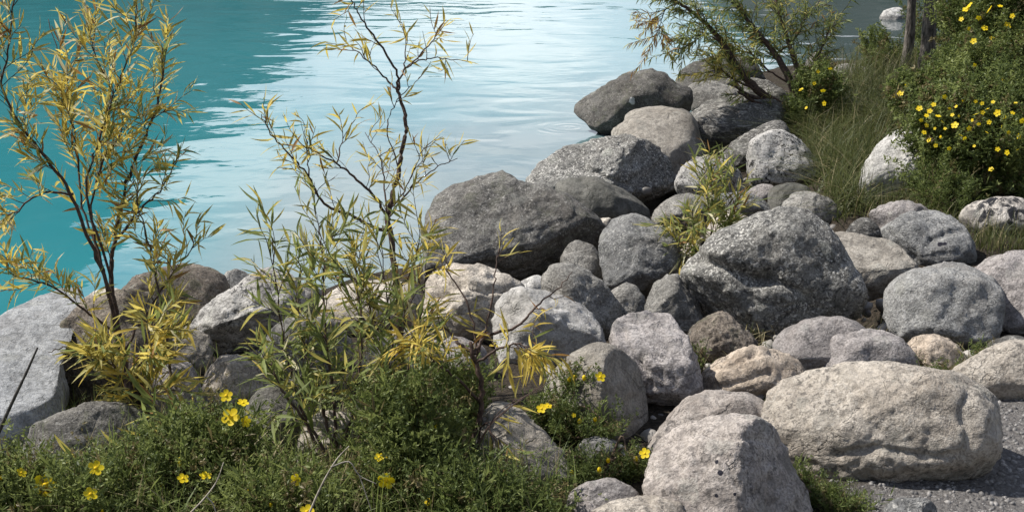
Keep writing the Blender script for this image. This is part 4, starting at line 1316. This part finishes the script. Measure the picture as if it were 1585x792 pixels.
# flowers: five rounded petals and a centre
def petal_template():
    ts = [0.0, 0.25, 0.55, 0.82, 1.0]
    ws = [0.08, 0.24, 0.38, 0.36, 0.14]
    V, F = [], []
    for t, q in zip(ts, ws):
        for s_ in (-1, 0, 1):
            V.append((0.08 + 0.92 * t, s_ * q, 0.10 * t * t + (0.05 if s_ else 0)))
    for i in range(4):
        for c in (0, 1):
            F.append((i * 3 + c, i * 3 + c + 1, i * 3 + c + 4, i * 3 + c + 3))
    return np.array(V), np.array(F)
PV, PF = petal_template()
PETAL = []
for k in range(5):
    a = k * 2 * math.pi / 5
    rot = np.array([[math.cos(a), -math.sin(a), 0], [math.sin(a), math.cos(a), 0], [0, 0, 1]])
    PETAL.append(mesh_np('petal', PV @ rot.T, PF, [M_PETAL]))
_iv, _if = ico(2)
CENTRE = mesh_np('flower_centre', _iv * np.array([0.22, 0.22, 0.13]) + np.array([0, 0, 0.06]), _if, [M_PCENT])
_fv = np.vstack([PV @ np.array([[math.cos(a), -math.sin(a), 0], [math.sin(a), math.cos(a), 0], [0, 0, 1]]).T for a in np.arange(5) * 2 * math.pi / 5])
_ff = np.vstack([PF + i * len(PV) for i in range(5)])
_ii = _if + len(_fv)
FLOWER_FAR = mesh_np('flower', np.vstack([_fv, _iv * np.array([0.22, 0.22, 0.13]) + np.array([0, 0, 0.06])]), [_ff, _ii], [M_PETAL, M_PCENT], np.concatenate([np.zeros(len(_ff)), np.ones(len(_ii))]))

BUD = mesh_np('bud', _iv * np.array([0.006, 0.006, 0.009]), _if, [M_PETAL])

def flower(root, base, pos, r, near, rs):
    r = r * rs.uniform(0.75, 1.15)
    look = unit(CAM - pos)
    nrm = unit(look * rs.uniform(0.5, 1.0) + np.array([0, 0, rs.uniform(0.1, 0.6)]) + rs.normal(size=3) * (0.3 if near else 0.5))
    rot = frame(np.array([np.cross(nrm, rs.normal(size=3))]), np.array([nrm]))[0]
    # frame() columns X,Y,Z : keep Z along the flower axis
    m4 = np.eye(4); m4[:3, :3] = rot * r; m4[:3, 3] = pos - base
    fl = link('flower', CENTRE if near else FLOWER_FAR, root)
    fl.matrix_local = Matrix(m4.tolist())
    if near:
        for pm in PETAL:
            link('petal', pm, fl)

def ray_ellipsoid(px, py, lobes):
    r = ray(px, py)
    best = None
    for c, rad in lobes:
        o_ = (CAM - c) / rad; dv = r / rad
        a = dv @ dv; b = 2 * o_ @ dv; cc = o_ @ o_ - 1
        disc = b * b - 4 * a * cc
        t = (-b - math.sqrt(disc)) / (2 * a) if disc > 0 else -b / (2 * a)
        sc_ = 0 if disc > 0 else 5
        if best is None or t + sc_ < best: best = t + sc_; bt = t
    return bt

def cinquefoil(label, lobes_px, d, n, flowers=(), near=True, seed=0, name='cinquefoil_shrub', cat='shrub', big=False, size=1.0, light=0.45, fr=0.024, straight=0.0):
    """lobes_px: (x, y, rx, ry, depth offset) in photo pixels at distance d"""
    rs = np.random.default_rng(seed)
    mpp = d / FPX
    lobes = []
    for (x, y, rx, ry, dd) in lobes_px:
        lobes.append((at(x, y, d + dd), np.array([rx * mpp, 0.8 * (rx * ry) ** 0.5 * mpp, ry * mpp])))
    c0 = lobes[0][0]
    bz = float(ground_z([[c0[0], c0[1]]])[0])
    base = np.array([c0[0], c0[1], min(bz, c0[2] - 0.5 * lobes[0][1][2])])
    root = link(name, None, None, base)
    root.empty_display_size = 0.1
    tag(root, label, cat)
    vol = np.array([l[1].prod() ** 0.67 for l in lobes]); vol /= vol.sum()
    POS, DIR = [], []
    for (c, rad), f in zip(lobes, vol):
        m = max(8, int(n * f))
        u = rs.normal(size=(m, 3)); u /= np.linalg.norm(u, axis=1)[:, None]
        rr = rs.uniform(0.25, 1.0, m) ** 0.45
        lump = 1 + 0.75 * fbm(u * 2.6 + c, 3) + 0.25 * (rs.uniform(size=m) < 0.1)
        POS.append(c + u * rad * (rr * lump)[:, None])
        DIR.append(u * 0.6 + np.array([0, 0, 1.0]) + rs.normal(size=(m, 3)) * 0.35)
    POS = np.vstack(POS); DIR = np.vstack(DIR)
    keep = POS[:, 2] > ground_z(POS[:, :2]) - 0.02
    POS, DIR = POS[keep], DIR[keep]
    rot = frame(DIR, rs.normal(size=DIR.shape))
    T = SPRIGS_BIG if big else SPRIGS
    which = rs.integers(0, len(T), len(POS))
    scl = rs.uniform(0.6, 1.45, len(POS)) * size
    Vs, Fs, Ms, off = [], [], [], 0
    for k in range(len(T)):
        s_ = which == k
        if not s_.any(): continue
        V, F = scatter(T[k][0], T[k][1], POS[s_] - base - DIR[s_] * 0.03, rot[s_], scl[s_])
        rv = rs.uniform(size=s_.sum())
        mi = np.repeat(np.where(rv < light, 1, np.where(rv > 0.88, 2, 0)), len(T[k][1]))
        Vs.append(V); Fs.append(F + off); Ms.append(mi); off += len(V)
    fo = link('foliage', mesh_np('foliage', np.vstack(Vs), np.vstack(Fs), [M_CINQ, M_CINQ2, M_CINQ3], np.concatenate(Ms), smooth=False), root)
    fo['kind'] = 'stuff'
    for k in range(10):
        c, rad = lobes[rs.integers(0, len(lobes))]
        tip = c + rad * np.array([rs.uniform(-0.7, 0.7), rs.uniform(-0.7, 0.5), rs.uniform(0.2, 0.8)])
        mid = (base + tip) / 2 + rs.normal(size=3) * 0.03
        V, F = tube(catmull([base + rs.normal(size=3) * np.array([.02, .02, 0]), mid, tip], 5), 0.005, 0.0015, 5)
        link('stem', mesh_np('stem', V - base, F, [M_STEM]), root)
    if near and flowers:
        for k in range(5):
            c, rad = lobes[rs.integers(0, len(lobes))]
            u = unit(np.array([rs.normal(), -abs(rs.normal()) - 0.3, abs(rs.normal()) + 0.5]))
            o = link('bud', BUD, root)
            o.location = c + u * rad * 1.08 - base
            o.scale = [rs.uniform(0.7, 1.2)] * 3
    for (x, y, rp) in flowers:
        t = ray_ellipsoid(x, y, lobes) - (0.09 if near else 0.12)
        rp = rp * (0.95 if near else 0.62)
        flower(root, base, at(x, y, t), rp * t / FPX, near, rs)
    return root

def H(x, y, lift=0.0):
    return hit(x, y, lift)
cinquefoil('dark green cinquefoil at the lower left corner with open yellow flowers', [(60,785,110,36,0),(0,755,60,45,0),(150,785,70,40,-0.1)], H(70, 812), 520,
           [(70,750,22),(33,731,11),(148,724,13),(140,764,13)], seed=31)
cinquefoil('cinquefoil below the left willow with a cluster of yellow flowers at its top', [(300,722,75,62,0),(235,755,65,42,0),(340,690,45,45,0.05)], H(300, 785), 600,
           [(350,612,13),(376,623,12),(357,645,14),(380,652,9),(283,740,12),(318,736,9)], seed=32)
cinquefoil('low light green cinquefoil at the lower edge between two dry twigs', [(400,785,85,32,0),(440,795,75,30,-0.1)], H(410, 815), 420,
           [(475,791,11),(457,742,9)], seed=33, light=0.6)
cinquefoil('tall dense cinquefoil in the lower middle with one large yellow flower', [(630,665,70,75,0),(580,770,65,36,-0.05),(655,745,80,60,-0.05)], H(610, 780), 850,
           [(598,743,16),(587,707,7),(662,776,8)], seed=34, light=0.3)
cinquefoil('dense cinquefoil behind the crooked low willow', [(695,620,55,45,0),(715,690,55,60,-0.05)], H(700, 700) + 0.05, 380, [(725,700,5)], seed=35)
cinquefoil('dark low cinquefoil at the lower edge below the slanting rock', [(730,788,65,30,0),(812,795,50,16,0)], H(760, 812), 380, [], seed=36, light=0.1)
cinquefoil('small cinquefoil growing against the domed brown boulder', [(855,640,32,32,0),(905,662,55,18,-0.05),(895,592,26,12,0.05)], H(880, 672) - 0.05, 300,
           [(929,583,9),(838,632,8),(848,628,7),(888,642,5)], seed=37, light=0.12, size=0.7)
cinquefoil('creeping cinquefoil on the soil above the small lilac stone', [(930,728,70,20,0),(870,735,40,20,0),(975,715,30,22,0)], H(930, 740), 330, [(998,701,9)], seed=38, light=0.15, size=0.6)
cinquefoil('low dark green plant under the right end of the black dotted boulder', [(1275,765,45,12,0),(1243,738,16,12,0.05),(1310,778,45,9,-0.05)], H(1285, 780), 260, [], seed=39, name='groundcover_plant', cat='plant', light=0.15, size=0.5)
cinquefoil('mossy green plant between the cream stone and the large pale grey boulder', [(1500,570,22,12,0),(1455,575,25,8,0),(1520,545,16,14,0.1)], H(1490, 588), 140, [], seed=40, name='groundcover_plant', cat='plant', light=0.2, size=0.5)
cinquefoil('small green tuft in the gap left of the orange tinted boulder', [(1075,560,14,28,0)], H(1078, 590), 50, [], seed=42, name='groundcover_plant', cat='plant', light=0.3, size=0.5)

F1 = [(1445,162,6),(1463,199,6),(1480,165,6),(1515,192,6),(1527,205,6),(1555,182,6),(1561,205,6),(1448,225,6),(1508,226,5),(1520,160,7),(1430,205,6),(1474,178,7),(1447,199,5),(1470,168,5),(1484,180,5),(1505,186,5),(1550,196,5),(1572,160,6),(1490,156,5),(1537,158,5),(1426,186,5),(1575,232,5),(1423,168,8),(1439,172,9),(1434,179,7),(1452,180,7),(1459,188,7),(1434,194,6),(1438,217,8),(1478,194,9),(1500,199,8),(1493,214,6),(1456,212,6),(1511,177,8),(1521,174,7),(1528,169,6),(1544,175,9),(1567,175,7),(1531,189,7),(1577,211,9),(1582,187,7),(1544,231,8),(1559,236,7),(1534,262,8),(1510,157,6),(1469,230,6),(1456,213,5),(1487,210,6),(1462,150,6)]
cinquefoil('big dark green flowering shrub with most yellow flowers above the cream oval boulder', [(1515,240,95,85,0),(1560,200,70,90,0.2),(1455,200,50,55,0),(1500,180,60,50,0.15)], H(1510, 332) + 0.3, 1500, F1, False, 51, big=True, light=0.28)
F2 = [(1442,133,7),(1456,135,7),(1468,142,8),(1499,145,8),(1516,144,8),(1553,124,7),(1582,135,8),(1566,140,5),(1385,149,8),(1394,145,8),(1404,132,8),(1508,101,8),(1507,64,10),(1507,120,5)]
cinquefoil('flowering shrub behind the biggest one, right of the tree trunks', [(1515,130,70,55,0),(1565,110,60,60,0.2),(1450,150,40,28,-0.3),(1400,155,20,18,-0.3)], H(1500, 250) + 0.6, 1500, F2, False, 52, big=True, light=0.28)
F3 = [(1515,28,7),(1548,10,8),(1576,50,7),(1488,30,6),(1535,60,7),(1580,85,7),(1550,95,6),(1500,82,6),(1500,8,11),(1495,15,9),(1532,15,13),(1567,25,9),(1559,40,9),(1524,44,8),(1545,70,5),(1562,62,6),(1500,45,5)]
cinquefoil('tall flowering shrub in the upper right corner', [(1540,30,70,80,0),(1590,60,70,90,0.2),(1502,85,28,40,0.2)], H(1530, 200) + 0.3, 1500, F3, False, 53, big=True, light=0.3)
F4 = [(1260,129,7),(1240,139,6),(1274,140,7),(1276,160,7),(1285,106,6),(1266,111,6),(1248,167,5)]
cinquefoil('small flowering shrub beside the leaning willow trunk', [(1268,150,32,42,0),(1245,185,28,30,0)], H(1262, 205), 420, F4, False, 54, big=True, light=0.2)
cinquefoil('dark bushy shrub in the shade behind the tree trunks', [(1470,60,70,60,0),(1500,10,90,70,0.5),(1580,0,90,80,0.8)], H(1470, 130) + 1.5, 1300, [], False, 55, name='dark_shrub', big=True, light=0.25)
cinquefoil('low shrub left of the tree trunks at the cove', [(1352,75,22,22,0),(1370,95,30,22,-0.2)], H(1360, 105), 200, [], False, 56, name='dark_shrub', big=True, light=0.25)
cinquefoil('dark low plants under the flowering shrub beside the cream oval boulder', [(1470,310,45,25,0),(1455,285,40,30,0.1)], H(1470, 335), 260, [], False, 57, name='groundcover_plant', cat='plant', light=0.1)

# ------------------------------------------------------------------ grass
def blades(name, label, pts, hr, wr, bend, mats, frac, seed, jitter=0.05, cat='grass', lay=0.0):
    rs = np.random.default_rng(seed)
    n = len(pts)
    base = pts.copy()
    base[:, :2] += rs.normal(size=(n, 2)) * jitter
    base[:, 2] = np.maximum(ground_z(base[:, :2]), WATER_Z - 0.05) - 0.01
    h = rs.uniform(*hr, n); wd = rs.uniform(*wr, n)
    a = rs.uniform(0, 6.283, n)
    out_ = np.column_stack([np.cos(a), np.sin(a), np.zeros(n)])
    side = np.column_stack([-np.sin(a + rs.normal(size=n)), np.cos(a), np.zeros(n)])
    bd = rs.uniform(0.1, 1.0, n) ** 1.5 * bend
    V, ts = [], [0, 0.3, 0.6, 0.85, 1.0]
    for t in ts:
        c = base + out_ * (h * bd * t ** 2)[:, None] + np.array([0, 0, 1.0]) * (h * (t - 0.35 * np.minimum(bd, 1.6) * t ** 2) * (1 - lay))[:, None]
        wv_ = wd * (1 - t) ** 0.7
        V.append(c - side * wv_[:, None]); V.append(c + side * wv_[:, None])
    V = np.stack(V, axis=1)
    F = []
    for k in range(len(ts) - 1):
        F.append([2 * k, 2 * k + 1, 2 * k + 3, 2 * k + 2])
    F = np.array(F)
    FF = (F[None] + (np.arange(n) * V.shape[1])[:, None, None]).reshape(-1, 4)
    mi = np.repeat((rs.uniform(size=n) < frac).astype(int), len(F))
    o = link(name, mesh_np(name, V.reshape(-1, 3), FF, mats, mi))
    tag(o, label, cat, None, 'stuff')
    return o

def scatter_px(poly, n, seed):
    """ground points whose pixels fall inside a photo polygon"""
    rs = np.random.default_rng(seed)
    poly = np.array(poly, float)
    res = []
    lo, hi = poly.min(0), poly.max(0)
    while len(res) < n:
        x, y = rs.uniform(lo[0], hi[0]), rs.uniform(lo[1], hi[1])
        ins = False
        for i in range(len(poly)):
            x1, y1 = poly[i]; x2, y2 = poly[i - 1]
            if (y1 > y) != (y2 > y) and x < (x2 - x1) * (y - y1) / (y2 - y1) + x1: ins = not ins
        if ins:
            res.append((x, y))
    return res

def ground_pts(poly, n, seed, per=1):
    """n clumps, per blades in each"""
    return np.repeat(hit_many(scatter_px(poly, n, seed)), per, axis=0)

blades('tall_grass', 'tall olive and straw coloured grass between the leaning willow and the white boulder',
       ground_pts([(1235,205),(1270,150),(1330,130),(1420,150),(1440,200),(1370,230),(1335,330),(1300,345),(1262,290)], 380, 61, 18), (0.10, 0.42), (0.0018, 0.0042), 2.6, [M_GRASS, M_STRAW], 0.09, 62, 0.035)
blades('cove_grass', 'thin grass on the cove bank around the tree trunks',
       ground_pts([(1290,112),(1340,95),(1440,90),(1600,80),(1600,140),(1420,170),(1300,150)], 300, 63, 12), (0.15, 0.42), (0.002, 0.004), 1.3, [M_GRASS, M_STRAW], 0.15, 64, 0.1)
blades('short_grass', 'short green grass at the foot of the white boulder and flowering shrub',
       ground_pts([(1325,300),(1440,300),(1500,370),(1600,350),(1900,330),(1900,450),(1640,400),(1500,390),(1340,340)], 330, 65, 14), (0.06, 0.2), (0.0014, 0.0028), 1.2, [M_GRASS, M_STRAW], 0.2, 66, 0.04)
blades('foreground_grass', 'loose grass blades among the foreground cinquefoils',
       ground_pts([(-40,700),(250,690),(480,700),(760,720),(860,790),(800,840),(-40,840)], 520, 67, 9), (0.07, 0.24), (0.0018, 0.0042), 1.3, [M_GRASS2, M_STRAW], 0.2, 68, 0.04)
blades('bank_grass', 'thin grass between the rocks below the left willow',
       ground_pts([(0,640),(240,560),(440,600),(640,560),(760,620),(700,720),(300,700),(0,720)], 140, 69, 8), (0.07, 0.2), (0.0016, 0.0034), 1.1, [M_GRASS2, M_STRAW], 0.3, 70, 0.05)
blades('dry_litter', 'dry straw and leaf litter lying on the soil between boulders',
       ground_pts([(740,700),(860,690),(890,650),(1000,640),(1010,700),(990,740),(880,750),(790,790)], 90, 71, 3), (0.04, 0.12), (0.0015, 0.003), 2.5, [M_STRAW, M_GRASS], 0.25, 72, 0.03, 'litter', 0.75)
blades('gap_litter', 'short dry grass and litter in the gaps of the boulder pile',
       ground_pts([(1000,640),(1260,600),(1420,590),(1520,580),(1520,540),(1330,480),(1100,520),(1060,600)], 240, 73, 5), (0.03, 0.10), (0.0012, 0.0025), 1.6, [M_GRASS, M_STRAW], 0.5, 74, 0.03, 'litter', 0.4)

# ------------------------------------------------------------------ sticks and dry twigs
def stick(name, label, pts, d, r, mat, forks=()):
    base = at(pts[0][0], pts[0][1], d)
    rt = link(name, None, None, base); rt.empty_display_size = 0.05
    tag(rt, label, 'twig')
    for k, (pp, rr, dd) in enumerate([(pts, r, 0.0)] + list(forks)):
        P = catmull([at(x, y, d + dd) for x, y in pp], 5)
        V, F = tube(P, rr[0], rr[1], 6, 0.06)
        link('branch', mesh_np('branch', V - base, F, [mat]), rt)
stick('bare_stick', 'dark bare stick leaning before the pale slab', [(-4,672),(20,620),(40,578),(58,538)], H(-4, 700) - 0.45, (0.006, 0.003), M_STICK)
stick('dry_twig', 'pale forked dry twig at the lower edge beside the large yellow flower', [(476,800),(498,750),(520,712),(540,690)], H(480, 812) - 0.35, (0.003, 0.0012), M_TWIG_DRY,
      [([(512,722),(540,714),(556,735),(582,748)], (0.002, 0.001), 0.0), ([(556,735),(565,760),(575,790)], (0.0015, 0.001), 0.0)])
stick('dry_twig', 'thin pale dry twig below the cluster of yellow flowers', [(290,798),(315,772),(335,745),(346,715)], H(300, 815) - 0.4, (0.0025, 0.001), M_TWIG_DRY,
      [([(320,768),(330,780),(336,800)], (0.0018, 0.001), 0.0)])
stick('dry_twig', 'bundle of thin dark arching stems beside the slanting brown rock', [(730,720),(752,665),(795,625),(862,582)], H(735, 735) - 0.15, (0.0024, 0.001), M_BARK,
      [([(728,720),(748,672),(790,630),(850,592)], (0.0018, 0.0008), -0.02), ([(735,700),(770,640),(815,612),(870,596)], (0.0018, 0.0008), 0.02)])
stick('dry_twig', 'straight straw stalk lying beside the flat bluish stone', [(930,712),(965,706),(995,700)], H(950, 712) - 0.06, (0.003, 0.002), M_TWIG_DRY)

# ------------------------------------------------------------------ gravel on the path
def gravel():
    rs = np.random.default_rng(81)
    pts = hit_many(scatter_px([(1235,745),(1500,735),(1540,620),(1700,590),(1700,850),(1235,850)], 4200, 82))
    tv, tf = ico(1)
    n = len(pts)
    rot = frame(rs.normal(size=(n, 3)), rs.normal(size=(n, 3)))
    s_ = 0.002 + 0.009 * rs.uniform(size=n) ** 5
    V, F = scatter(tv * np.array([1.3, 1.0, 0.7]), tf, pts, rot, s_)
    m = leaf_mat('gravel_stone', (0.11, 0.105, 0.10), (0.30, 0.285, 0.27), 0.0)
    o = link('gravel', mesh_np('gravel', V, F, [m]))
    tag(o, 'loose grey gravel on the path at the lower right', 'gravel', None, 'stuff')
gravel()
def chips():
    rs = np.random.default_rng(83)
    pts = hit_many(scatter_px([(0,600),(300,560),(640,470),(830,300),(1050,160),(1230,220),(1300,350),(1580,500),(1490,600),(1250,640),(1000,720),(860,760),(740,640),(300,640)], 900, 84))
    pts[:, 2] -= rs.uniform(0.0, 0.05, len(pts))
    tv, tf = ico(2)
    tv = tv * (1 + 0.35 * fbm(tv * 1.5, 2))[:, None] * np.array([1.3, 1.0, 0.7])
    n = len(pts)
    V, F = scatter(tv, tf, pts, frame(rs.normal(size=(n, 3)), rs.normal(size=(n, 3))), 0.008 + 0.03 * rs.uniform(size=n) ** 2.5)
    o = link('stone_chips', mesh_np('stone_chips', V, F, [leaf_mat('stone_chip', (0.14, 0.13, 0.12), (0.40, 0.37, 0.33), 0.0)]))
    tag(o, 'small broken stones packed into the gaps between boulders', 'pebbles', None, 'stuff')
chips()

# ------------------------------------------------------------------ conifers at the cove
def conifer(label, px, py, wpx, h, seed, crown0):
    rs = np.random.default_rng(seed)
    d = hit(px, py)
    r = 0.5 * wpx * d / FPX
    base = at(px, py, d); base[2] -= 0.05
    rt = link('conifer_tree', None, None, base); rt.empty_display_size = 0.3
    tag(rt, label, 'tree')
    P = catmull([[0, 0, 0], [0.01, 0, 0.4], [0.0, 0.02, 1.2], [0.03, 0.0, h * 0.5], [0, 0, h]], 8)
    V, F = tube(P, r, r * 0.1, 16, 0.03)
    V += 0.006 * noise3(V * np.array([40, 40, 6]))[:, None] * np.array([1, 1, 0])
    link('trunk', mesh_np('trunk', V, F, [M_TRUNK]), rt)
    NP, ND = [], []
    z = crown0
    while z < h * 0.97:
        for k in range(5):
            a = rs.uniform(0, 6.28)
            L = (h - z) * 0.24 * rs.uniform(0.7, 1.1) + 0.15
            tip = np.array([math.cos(a) * L, math.sin(a) * L, z - 0.12 * L])
            mid = np.array([math.cos(a) * L * 0.5, math.sin(a) * L * 0.5, z + 0.05 * L])
            B_ = catmull([[0, 0, z], mid, tip], 6)
            V, F = tube(B_, 0.012, 0.003, 5)
            link('branch', mesh_np('branch', V, F, [M_TRUNK]), rt)
            for q in range(int(L * 70)):
                t = rs.uniform(0.2, 1.0)
                p = B_[int(t * (len(B_) - 1))] + rs.normal(size=3) * 0.06
                NP.append(p); ND.append([math.cos(a) + rs.normal() * 0.8, math.sin(a) + rs.normal() * 0.8, rs.normal() * 0.3 - 0.2])
        z += rs.uniform(0.28, 0.42)
    NP, ND = np.array(NP), np.array(ND)
    tv, tf = sprig_template(3, 0.16, 10, 0.03)
    V, F = scatter(tv, tf, NP, frame(ND, rs.normal(size=ND.shape)), np.full(len(NP), 1.3))
    o = link('crown', mesh_np('crown', V, F, [M_NEEDLE], None, False), rt)
    o['kind'] = 'stuff'
conifer('grey barked conifer trunk standing right of its thinner dark neighbour', 1428, 135, 29, 8.5, 91, 1.7)
conifer('thinner dark conifer trunk just left of the grey barked one', 1401, 112, 20, 7.5, 92, 1.9)
